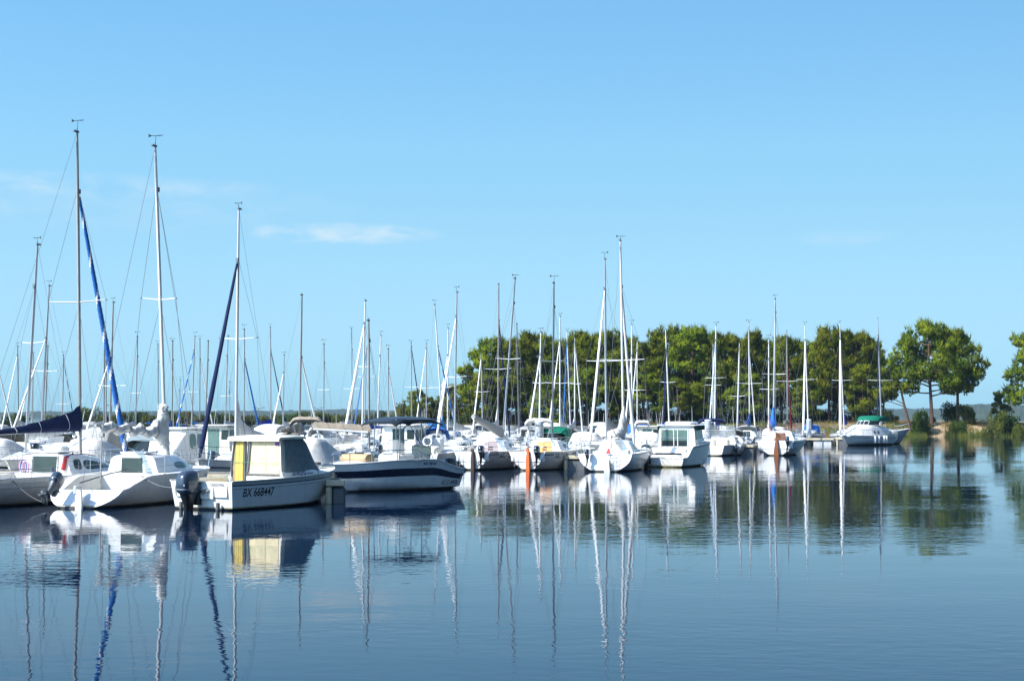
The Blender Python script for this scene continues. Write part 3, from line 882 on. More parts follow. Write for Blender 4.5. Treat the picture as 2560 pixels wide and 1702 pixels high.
belt = [  # px, top y, distance, relative width, variant
    (1040, 968, 205, 1.1, 4), (1075, 985, 200, 1.2, 1), (1122, 962, 207, 1.0, 0), (1147, 952, 198, 1.1, 1),
    (1192, 868, 203, .85, 1), (1222, 838, 199, .95, 2), (1262, 832, 207, .9, 1), (1300, 840, 196, .95, 2), (1338, 822, 204, .9, 1), (1372, 832, 198, .8, 4),
    (1405, 838, 206, .85, 1), (1440, 820, 199, .95, 2), (1480, 826, 205, .9, 1), (1522, 818, 198, .9, 2), (1562, 830, 207, .85, 1), (1604, 848, 197, .9, 2),
    (1634, 850, 206, .8, 1), (1664, 808, 200, .75, 0), (1698, 834, 207, .9, 2), (1736, 804, 198, .95, 1), (1774, 818, 205, .9, 2), (1800, 820, 196, .85, 1),
    (1842, 842, 204, .9, 2), (1880, 822, 199, .8, 4), (1915, 838, 207, .9, 1), (1950, 832, 198, .9, 2), (1990, 838, 205, .9, 1), (2030, 846, 199, .85, 2),
    (2072, 822, 196, .75, 1), (2092, 810, 204, .85, 0), (2130, 816, 199, .9, 1), (2168, 836, 205, .8, 2), (2205, 878, 198, .8, 1), (2160, 900, 194, .9, 1), (2010, 930, 193, 1.1, 1),
    (1620, 925, 192, 1.1, 1), (1700, 940, 191, 1.2, 1), (1780, 930, 193, 1.1, 1), (1870, 925, 192, 1.1, 1), (1560, 930, 194, 1.1, 1), (1470, 915, 193, 1.0, 1), (1380, 930, 192, 1.1, 1), (1290, 925, 194, 1.1, 1), (1210, 930, 192, 1.1, 1)]
order = sorted(range(len(belt)), key=lambda i: belt[i][0])
ORD = ['first', 'second', 'third', 'fourth', 'fifth', 'sixth', 'seventh', 'eighth', 'ninth', 'tenth', 'eleventh', 'twelfth', 'thirteenth', 'fourteenth', 'fifteenth', 'sixteenth', 'seventeenth', 'eighteenth', 'nineteenth', 'twentieth']
def ordinal(i):
    if i < 20: return ORD[i]
    tens = {2: 'twenty', 3: 'thirty', 4: 'forty', 5: 'fifty'}; T_ = {2: 'twentieth', 3: 'thirtieth', 4: 'fortieth', 5: 'fiftieth'}
    n = i + 1
    return T_[n // 10] if n % 10 == 0 else tens[n // 10] + '-' + ORD[n % 10 - 1]
for r_, i in enumerate(order):
    px, yt, Y, w, v = belt[i]; w *= 1.02 + .14 * math.sin(i * 2.7); yt += 5; v = v if i % 4 else 5
    kind_ = 'low young pine' if Y < 195 and yt > 890 else 'broad dark green pine'
    pine(px, yt, Y, w, v, f'{kind_} of the wood behind the masts, {ordinal(r_)} from the left', group='pines of the wood on the spit')
pine(2324, 797, 191, .82, 3, 'tall pine with thick bare trunk, left of the two tall pines right of the wood', 0.4)
pine(2394, 820, 193, .78, 3, 'tall slender-trunked pine, right of the two tall pines near the sandy bank', 2.2)
pine(2590, 818, 192, 1.02, 0, 'big pine cut by the right edge of the photo', 1.2)
pine(2500, 974, 199, .95, 0, 'small young pine growing from the bush at right', 1.0)
# the leaning pine left of the pair
def leaning_pine():
    base = at(2272, 1050, 189); z0 = land_z(base.x, 189)
    t = thing('pine_tree', 'thin leaning pine with branches reaching left, beside the wood', 'tree', (base.x, 189, z0))
    tr = MB(); cr = MB(); rnd = random.Random(5)
    P = [Vector((.3, 0, -.5)), Vector((0, 0, 1.4)), Vector((-.5, 0, 3.4)), Vector((-.85, .1, 5.2)), Vector((-1.2, .1, 6.6))]
    tr.tube(P, [.24, .19, .15, .10, .05], bark, 8)
    L_ = [((-.55, 0, 3.6), (-2.6, .2, 4.5)), ((-.8, 0, 4.9), (-2.7, -.3, 5.6)), ((-.9, 0, 5.4), (-2.2, .6, 6.2)), ((-.8, 0, 4.6), (-.1, .3, 5.4)), ((-1.1, 0, 6.2), (-1.9, -.2, 7.0)), ((-.5, 0, 3.3), (-3.2, .2, 4.1))]
    for a, b in L_:
        a, b = Vector(a), Vector(b); tr.tube([a, a.lerp(b, .5) + Vector((0, 0, .1)), b], [.06, .045, .02], bark, 5)
    for c, r in [((-2.7, .2, 4.9), .75), ((-2.1, -.2, 5.3), .7), ((-1.6, .2, 5.9), .6), ((-3.2, .1, 4.5), .6), ((-1.5, 0, 6.7), .5), ((-2.3, .5, 6.0), .5), ((-.1, .3, 5.5), .35), ((-3.4, .2, 4.2), .4)]:
        for q in range(int(110 * r)):
            v = Vector((rnd.gauss(0, 1), rnd.gauss(0, 1), rnd.gauss(0, 1))).normalized(); p = Vector(c) + Vector((v.x * r * 1.3, v.y * r, v.z * r * .6)) * (.5 + .55 * rnd.random())
            tuft(cr, p, Vector((v.x * .8, v.y * .8, v.z * .4 + 1.0)), .42, .055, 6, rnd, pinem, v + Vector((0, 0, .25)))
    tr.build('trunk', t); cr.build('crown', t, 180)
leaning_pine()

# ------------------------------------------------------------------ bushes, hedge, reeds
BV = []
for s_ in range(4):
    rnd = random.Random(50 + s_)
    for mm in (bushm, hedgem):
        mb = MB(); cs = [(Vector((rnd.uniform(-.6, .6), rnd.uniform(-.5, .5), rnd.uniform(.2, .72))), rnd.uniform(.22, .42)) for _ in range(15)]
        for c, r in cs:
            for q in range(int(300 * r)):
                v = Vector((rnd.gauss(0, 1), rnd.gauss(0, 1), rnd.gauss(0, 1))).normalized(); p = c + v * r * (.5 + .55 * rnd.random())
                if p.z < 0: p.z = abs(p.z) * .4
                tuft(mb, p, v + Vector((0, 0, .4)), .10, .026, 4, rnd, mm, v + Vector((0, 0, .2)))
        o = mb.build('bush', angle=180); st = MB()
        for k in range(6): st.tube([(rnd.uniform(-.15, .15), rnd.uniform(-.15, .15), -.15), tuple(cs[k][0])], [.025, .01], bark, 4)
        so_ = st.build('stem'); BV.append((o.data, so_.data)); bpy.data.objects.remove(o); bpy.data.objects.remove(so_)
def bush(px, ytop, Y, w, label, kind=0, v=0, group='bushes on the shore', name='bush'):
    top = at(px, ytop, Y); z0 = land_z(top.x, Y) - .1; h = max(.5, top.z - z0)
    t = thing(name, label, 'bush', (top.x, Y, z0), random.uniform(0, 6.28), group)
    ww = w * Y / F / 1.8; t.scale = (ww, ww, h)
    for nm, d in (('foliage', BV[v * 2 + kind][0]), ('stem', BV[v * 2 + kind][1])):
        o = bpy.data.objects.new(nm, d); COL.objects.link(o); o.parent = t
right_b = [(2213, 1018, 192, 44, 0, 'dark round bush behind the green-topped cruiser'), (2300, 1028, 189, 56, 0, 'round green bush at the foot of the leaning pine'),
           (2146, 1028, 193, 20, 0, 'small dark bush at the end of the wood'), (2378, 1003, 197, 50, 0, 'dark bush right behind the pair of tall pines'), (2412, 1012, 192, 56, 1, 'olive grey bush right of the tall pines'),
           (2400, 1052, 187.5, 50, 0, 'low dark bush at the foot of the sandy bank'), (2375, 1060, 186.5, 26, 1, 'low bush at the water by the sandy bank'), (2495, 1026, 188, 54, 1, 'yellow green bush left of the young pine'), (2528, 1028, 189, 44, 0, 'dense bush right of the young pine'),
           (2235, 1040, 195, 30, 0, 'low bush in the shade of the wood'), (2466, 1068, 185.5, 36, 1, 'reedy bush at the water near the right edge'), (2556, 1058, 187, 60, 1, 'reedy bush cut by the right edge'), (2330, 1040, 205, 20, 0, 'small bush between the pine trunks')]
for i, (px, yt, Y, w, k, lb) in enumerate(right_b): bush(px, yt, Y, w, lb, k, i % 4)
lefts = [(40, 1033, 60), (128, 1036, 50), (222, 1021, 50), (262, 1036, 34), (300, 1032, 40), (342, 1030, 56), (380, 1038, 40), (438, 1026, 46), (462, 1030, 40), (500, 1037, 40), (530, 1031, 44), (566, 1032, 40), (612, 1038, 50), (650, 1038, 40), (700, 1037, 50), (738, 1031, 56),
         (780, 1029, 60), (822, 1033, 50), (860, 1036, 50), (905, 1034, 50), (950, 1026, 44), (985, 1030, 50), (1015, 1012, 46), (1030, 1002, 40), (1060, 1015, 50), (1095, 1006, 50), (1150, 1010, 50), (1190, 1018, 60), (1005, 1034, 44)]
for i, (px, yt, w) in enumerate(lefts):
    bush(px, yt, 222 + (i % 3) * 3 - (10 if px > 1000 else 0), w * 1.35, f'olive green bush on the low shore behind the boats, {ordinal(i)} from the left', 1 if i % 5 else 0, i % 4, 'bushes along the far shore at left')
# scrub that fills the dark foot of the wood
for i in range(22):
    px = 1180 + i * 47 + random.uniform(-12, 12)
    bush(px, random.uniform(1018, 1036), random.uniform(195, 204), random.uniform(50, 80), f'dark undergrowth bush below the wood, {ordinal(i)} from the left', 0, i % 4, 'undergrowth below the wood')
def blades(name, n, x0, x1, d0, d1, h0, h1, m, label, seed):
    rnd = random.Random(seed); mb = MB()
    for i in range(n):
        X = rnd.uniform(x0, x1); Y = shore_y(X) + rnd.uniform(d0, d1)
        if noise.noise(Vector((X * .25, Y * .25, seed))) < -.05: continue
        z = max(land_z(X, Y), -.1) - .05; h = rnd.uniform(h0, h1); a = rnd.uniform(0, 3.14); l = Vector((rnd.uniform(-.3, .3), rnd.uniform(-.3, .3), 1)) * h
        w = Vector((math.cos(a), math.sin(a), 0)) * .022; p = Vector((X, Y, z)); o = len(mb.v)
        mb.v.extend([tuple(p - w), tuple(p + w), tuple(p + l)]); mb.f.append((o, o + 1, o + 2)); mb.m.append(mb.mi(m))
    return tag(mb.build(name, angle=180), label, 'grass', kind='stuff')
strawm = leaf_mat('dry_grass', (0.30, 0.22, 0.09), scale=.6, var=.4)
blades('shore_grass', 16000, 38, 70, -2.2, 3.5, .3, .95, reedm, 'green reeds and grass along the water at the right shore', 3)
blades('dry_grass', 9000, 36, 72, 0, 7, .2, .55, strawm, 'dry straw coloured grass on the sandy bank at right', 9)
blades('shade_grass', 6000, -10, 38, -1, 6, .25, .7, reedm, 'grass at the water below the wood', 12)

# ================================================================== BOATS
BOATS = []        # (root, row, side, photo x, description, category) for the labels
def uv(h): return Vector((math.sin(R(h)), math.cos(R(h)), 0))
def root_at(name, x, y, h, z=0.0):
    t = thing(name, '-', 'boat', (x, y, z), -R(h)); return t
def loc2(root):
    return (Matrix.Translation(root.location) @ Matrix.Rotation(root.rotation_euler.z, 4, 'Z')).inverted()
def wmat(root): return Matrix.Translation(root.location) @ Matrix.Rotation(root.rotation_euler.z, 4, 'Z')
MM = {'alu': alu, 'grey': alug, 'dark': alud, 'rosy': alut, 'white': paintw}
JIBW = mat('white_sailcloth', (0.80, 0.80, 0.78), .7, var=.1)
JIB = {'white': (JIBW, None), 'blue': (CL['blue'], None), 'navy': (CL['navy'], None), 'red': (CL['red'], None), 'bluestripe': (CL['blue'], JIBW), 'whiteblue': (CL['bluewhite'], JIBW), 'navystripe': (CL['navy'], JIBW)}

def sailboat_body(root, L, B, f0, f1, hullm=gel, stripe=None, bottom=anti, coach=True, hood=None, hatch=None, engine=True, rud=None, detail=1, wincol=glass, tb=.78, crown_h=.36, hatchm=None):
    h = Hull(L, B, f0, f1, tb=tb, rb=L * .07, rs=random.choice([.12, -.18, .05]), keel=.4)
    bands = [('z', .11, stripe or hullm), ('f', .66, hullm), ('f', .76, stripe or hullm), ('f', 1.0, hullm)]
    hull_part(h, root, bands, cockpit=.36, bottom=bottom, floorz=.35, inner=deckm, ns=18, railm=(alu if detail else None))
    zc = h.zs(.4) + .03; y0, y1 = L * .36, L * .80
    ch = crown_h
    rf = Roof([(y0, B * .33, B * .27, zc - .05, zc + ch), (y0 + .5, B * .33, B * .27, zc - .05, zc + ch), (L * .56, B * .31, B * .25, zc - .03, zc + ch * .92), (L * .68, B * .25, B * .18, zc, zc + ch * .62), (y1, B * .15, B * .08, zc, zc + .06)], crown=.07)
    rf.build('cabin', root, gel if hullm is not gel2 else gel2, 5)
    windows(rf, root, [(y0 + .25, y0 + .85, .35, .78, 0), (y0 + 1.0, min(L * .64, y0 + 1.9), .35, .76, .5)], wincol)
    hb = MB(); w = B * .13
    hm = hatchm or glass
    hb.poly([(-w, y0 - .008, zc - .15), (w, y0 - .008, zc - .15), (w * .85, y0 - .008, zc + ch + .01), (-w * .85, y0 - .008, zc + ch + .01)], hm)
    hb.build('companionway', root)
    hb = MB(); hb.box((0, y0 + .32, zc + ch + .085), (w * 2.2, .6, .04), gel, .015); hb.build('hatch', root)
    if hood:
        mb = MB(); rows = []
        for yy, zz, k in ((y0 - .25, zc + ch + .42, 1.0), (y0 + .1, zc + ch + .48, 1.0), (y0 + .45, zc + ch + .40, .96), (y0 + .95, zc + ch + .05, .85)):
            rows.append([Vector((B * .33 * k * sx, yy, zc + .05 + (zz - zc - .05) * sz)) for sx, sz in ((-1, 0), (-1, .5), (-.93, .85), (-.6, 1), (0, 1.05), (.6, 1), (.93, .85), (1, .5), (1, 0))])
        mb.grid(rows, hood); mb.build('spray_hood', root, 60)
    if detail:
        pulpit(h, root, hgt=.48)
        for sd in (-1, 1):
            w_ = MB(); w_.tube([(sd * B * .40, L * .30, zc + .02), (sd * B * .40, L * .30, zc + .14)], [.06, .05], alud, 8)
            w_.build('winch', root)
    if engine:
        outboard(root, B * .22, h.pt(0, h.zs(0)).y - .25, f0 - .28, .62, m=random.choice([blackg, engb, blackg]), pitch=0)
    if rud:
        rudder(root, h.pt(0, f0).y - .03, -.3, f0 + .08, .30, rud)
        tiller(root, (0, h.pt(0, f0).y, f0 + .06), (0, h.pt(0, f0).y + .9, f0 + .30))
    return h, zc

ROWA = {('n', 1): 41.0, ('f', 1): 49.3, ('n', 2): 71, ('f', 2): 79.3, ('n', 3): 101, ('f', 3): 109.3, ('n', 4): 131, ('f', 4): 139.3}
HEAD = 17.0
def row_dist(px, row):
    return ROWA[row] / (math.cos(R(HEAD)) + math.sin(R(HEAD)) * (px - 1280) / F)

def sailboat(row, top, bot, mastc='alu', jib=None, jtop=.8, sp=None, cover=None, up=0.0, hullm=gel, stripe=None, desc='', D=None, H=None, L=None, head=None, hood=None, wide=1.0, h0=.5, boom_m=alu, mr=None, vane=True, rud=None, group=None, wincol=glass, jr=.06, boom=None):
    side = row[0]; D = D or row_dist((top[0] + bot[0]) / 2, row)
    T = at(top[0], top[1], D); Bo = at(bot[0], bot[1], D)
    Hm = T.z; L = L or max(5.2, min(7.6, Hm * .70)); B = L * .335 * wide
    B = min(B, 2.45)
    f0, f1 = .50 + L * .035, .66 + L * .045
    zc = f0 + .42
    foot = Bo + (Bo - T) * ((zc - Bo.z) / (Bo.z - T.z))
    hd = HEAD if side == 'n' else HEAD + 180
    hd = head if head is not None else hd + random.uniform(-2, 2)
    u = uv(hd); ym = L * .56
    o = foot - u * ym
    root = root_at('sailboat', o.x, o.y, hd)
    stripe = stripe or random.choice([None, None, bluest, navy, redst, greyst, gelblue])
    h, zc2 = sailboat_body(root, L, B, f0, f1, hullm, stripe, random.choice([anti, antib, anti, antir]), hood=CL.get(hood) or (CL[random.choice(['navy', 'grey', 'cream', 'blue', 'white'])] if random.random() < .25 else None), rud=rud, wincol=wincol, engine=True)
    im = loc2(root)
    lt, lf = im @ T, im @ Vector((foot.x, foot.y, zc2 + .34))
    sps = ()
    if sp:
        y_, a, b = sp; zf = at(top[0], y_, D).z
        sps = [((zf - lf.z) / (lt.z - lf.z), (b - a) / 2 * D / F / math.cos(R(HEAD)))]
    tack = h.pt(.985, h.zs(.985)); tack.x = 0; tack.z += .05
    st = h.pt(0, h.zs(0)); st.x = 0
    j = None
    if jib: j = (*JIB[jib], jr, 0)
    mr = mr or (.05 + .002 * Hm if D > 60 else .055)
    mast_parts(root, lf, lt, mr, MM[mastc], sps, (B * .44, L * .52, h.zs(.5)), tack, st, j, windvane=vane, wirer=.005 if D < 90 else .0055, jibtop=jtop, spm=paintw)
    bl_ = L * .36
    if boom: bo_ = boom_part(root, lf + Vector((0, -.1, .75)), boom[1], boom_m, CL[cover], rise=.12, h0=.30, h1=.30, w=.17, up=0, x=boom[0])
    else: boom_part(root, lf + Vector((0, -.1, .55)), bl_, boom_m, CL[cover] if cover else None, rise=random.uniform(.0, .2), h0=h0, h1=.13, up=up, w=.12)
    BOATS.append([root, row, (top[0] + bot[0]) / 2, desc, 'sailboat', group])
    return root, h, lf, lt

# ---- the sailboats whose masts stand against the sky and the wood
S = sailboat
S(('f', 1), (94, 612), (68, 1057), 'alu', sp=(858, 48, 115), jib=None, cover='white', desc='sailboat with tall pale mast leaning right', mr=.06)
S(('f', 1), (597, 523), (590, 1085), 'white', 'navy', .79, (848, 552, 650), 'white', .75, desc='tall white-masted sailboat with long navy jib', mr=.062, jr=.085, h0=.75, D=56.0, L=6.5, wide=.95)
S(('f', 1), (922, 802), (923, 1130), 'grey', None, .85, None, 'tan', desc='sailboat with rolled tan sail', D=60.0, L=4.9, head=17, wide=1.02, boom=(-2.05, .5), mr=.05, vane=False)
S(('n', 3), (-14, 860), (-12, 1050), 'grey', 'white', .88, desc='sailboat with white jib at the edge', cover='grey')
S(('f', 2), (123, 715), (105, 1057), 'alu', 'white', .66, (928, 93, 160), 'red', desc='sailboat with dark red boom cover')
S(('f', 3), (44, 866), (46, 1038), 'grey', 'white', .9, desc='sailboat with short grey mast, white jib', cover='white')
S(('f', 4), (83, 882), (81, 1057), 'grey', 'white', .8, desc='small sailboat, thin grey mast', vane=False)
S(('n', 3), (120, 866), (112, 1057), 'grey', None, desc='sailboat with thin plain grey mast', cover='grey')
S(('n', 4), (159, 888), (156, 1038), 'grey', 'navystripe', .93, (1010, 140, 178), desc='sailboat with dark striped furled jib', jr=.045)
S(('n', 3), (261, 815), (260, 1038), 'grey', None, cover='white', desc='sailboat with tall thin grey mast')
S(('f', 2), (283, 756), (275, 1057), 'grey', 'white', .62, (965, 232, 313), 'cream', desc='sailboat with white jib, wide spreaders')
S(('f', 3), (266, 858), (265, 1038), 'grey', None, desc='sailboat with bare grey mast', cover=None)
S(('n', 3), (344, 842), (339, 1050), 'alu', None, .8, (983, 322, 356), 'white', desc='sailboat with pale mast, short spreaders', wide=.92)
S(('n', 4), (395, 861), (395, 1030), 'grey', None, .8, desc='sailboat with brownish grey mast', cover='blue')
S(('n', 3), (432, 853), (430, 1050), 'grey', None, .8, desc='sailboat with thin grey mast, blue cover', cover='blue', wide=.92)
S(('f', 4), (450, 950), (448, 1048), 'alu', None, .8, desc='small sailboat with very short mast', L=4.8)
S(('f', 3), (487, 842), (479, 1057), 'alu', 'bluestripe', .86, (980, 470, 500), 'sky', desc='sailboat with blue and white striped jib')
S(('n', 4), (500, 848), (499, 1045), 'grey', 'white', .78, desc='sailboat with grey mast, white furled jib', cover='red')
S(('n', 3), (521, 853), (514, 1045), 'grey', None, .8, desc='sailboat with thin grey mast, tan cover', cover='cream', wide=.92)
S(('f', 3), (570, 840), (563, 1051), 'alu', None, .8, (990, 548, 582), desc='sailboat with leaning pale mast', cover='white')
S(('f', 4), (574, 955), (574, 1045), 'alu', None, .8, desc='tiny sailboat with short thin mast', L=4.8)
S(('n', 3), (611, 824), (610, 1032), 'alu', 'blue', .72, desc='sailboat with blue jib, blue cover', cover='royal', jr=.07)
S(('n', 4), (676, 818), (677, 1032), 'alu', 'navy', .78, desc='sailboat with dark jib, blue cover', cover='royal')
S(('f', 3), (710, 888), (708, 1051), 'alu', 'white', .78, desc='small sailboat with white jib leaning left', cover='white')
S(('n', 2), (755, 738), (749, 1041), 'grey', 'white', .58, desc='sailboat with thick tan grey mast', cover='tan', mr=.065, hood='tan')
S(('n', 3), (810, 861), (809, 1057), 'alu', None, .8, (975, 790, 826), desc='sailboat with slim pale mast', cover='grey')
S(('n', 4), (879, 823), (880, 1058), 'alu', None, .8, (972, 858, 905), desc='sailboat with very thin tall mast', cover='white')
r_, h_, lf_, lt_ = S(('f', 2), (913, 752), (906, 1060), 'white', 'white', .84, (917, 889, 934), 'royal', desc='sailboat with thick white slanting jib', jr=.085, mr=.065)
S(('f', 4), (916, 872), (912, 1037), 'alu', 'blue', .95, (942, 898, 946), desc='sailboat with slender blue furled jib', cover='blue')
S(('f', 3), (952, 839), (945, 1040), 'white', None, .8, desc='sailboat with slim white mast', cover='navy')
S(('n', 3), (971, 873), (970, 1038), 'alu', 'white', .78, desc='small sailboat with right-slanting white jib', cover='blue')
S(('n', 4), (1028, 856), (1029, 1035), 'alu', 'navy', .95, (968, 1010, 1050), desc='sailboat with navy jib, bright blue cover', cover='blue')
S(('f', 4), (1066, 859), (1066, 1043), 'alu', 'white', .95, (970, 1045, 1088), desc='sailboat with white jib from the masthead', cover='blue')
S(('n', 3), (1087, 762), (1105, 1043), 'white', 'bluestripe', .68, (969, 1090, 1147), 'sky', .25, desc='left-leaning sailboat with striped jib')
S(('f', 3), (1120, 821), (1119, 1048), 'white', 'white', .75, (965, 1100, 1140), 'white', desc='sailboat with white jib, white cover')
S(('f', 2), (1142, 731), (1136, 1100), 'alu', 'white', .84, (943, 1122, 1175), 'white', desc='sailboat with pale mast, white furled jib')
S(('f', 3), (1203, 884), (1206, 1053), 'alu', 'white', .95, (980, 1187, 1226), 'navy', desc='short sailboat before the wood edge')
S(('n', 3), (1247, 711), (1245, 1038), 'rosy', 'navy', .76, (923, 1207, 1274), 'white', .9, desc='rosy-masted sailboat with navy jib', L=6.9, jr=.075)
S(('f', 3), (1292, 810), (1297, 1080), 'dark', None, .8, None, 'navy', desc='sailboat with dark plain mast', vane=False)
S(('f', 2), (1352, 831), (1349, 1038), 'white', 'white', .8, (958, 1328, 1368), 'white', .25, desc='white-masted sailboat behind steel pile', L=5.2)
S(('f', 3), (1400, 791), (1400, 1032), 'white', 'white', .80, (958, 1385, 1459), 'white', .5, desc='sailboat with white mast, draped white cover')
S(('f', 4), (1417, 828), (1425, 1038), 'white', 'blue', .90, None, 'royal', desc='sailboat with bright blue furled jib')
S(('n', 3), (1437, 845), (1437, 1032), 'white', 'white', .95, (960, 1420, 1452), 'white', .3, desc='sailboat with white jib from masthead')
S(('f', 2), (1512, 648), (1516, 1100), 'alu', 'white', .84, (903, 1476, 1574), 'grey', desc='tall sailboat with grey boom cover', mr=.075, h0=.75, jr=.075)
S(('f', 3), (1579, 812), (1580, 1032), 'white', 'white', .72, (976, 1562, 1600), 'white', desc='sailboat with white mast, white jib')
S(('f', 4), (1593, 853), (1593, 1049), 'white', 'white', .9, (975, 1575, 1617), 'red', desc='sailboat with dark red boom cover', h0=.9)
S(('f', 3), (1664, 823), (1672, 1032), 'white', 'navy', .82, (956, 1648, 1686), 'navy', .2, desc='sailboat with navy jib, navy cover')
S(('f', 3), (1790, 812), (1787, 1065), 'white', 'whiteblue', .86, (945, 1762, 1811), 'royal', desc='sailboat with pale blue jib')
S(('n', 4), (1783, 860), (1783, 1057), 'white', 'navy', .8, (963, 1765, 1805), 'navy', desc='sailboat with dark navy jib')
S(('n', 3), (1849, 858), (1843, 1075), 'white', None, .8, (991, 1831, 1866), None, desc='sailboat with plain white mast, orange halyard')
S(('n', 4), (1872, 806), (1874, 1044), 'white', 'white', .77, (959, 1840, 1902), 'blue', .35, desc='sailboat with bright blue sail cover', h0=.7)
S(('f', 3), (1922, 848), (1922, 1070), 'white', None, .8, (973, 1900, 1946), 'white', desc='sailboat with thin mast')
S(('n', 4), (1967, 828), (1969, 1067), 'grey', 'red', .84, (953, 1943, 1994), 'tan', desc='sailboat with dark red furled jib', jr=.07)
S(('f', 4), (2012, 812), (2020, 1047), 'white', 'white', .86, (949, 1997, 2046), 'navy', .5, desc='sailboat with fat white jib, navy cover', jr=.10)
S(('f', 4), (2099, 808), (2109, 1040), 'white', 'white', .86, (951, 2080, 2129), 'royal', .6, desc='sailboat with fat jib, blue cover', jr=.12, mr=.05)
S(('f', 4), (2194, 796), (2203, 1050), 'alu', 'navy', .85, (951, 2175, 2234), 'grey', desc='sailboat with navy furled jib', jr=.06)

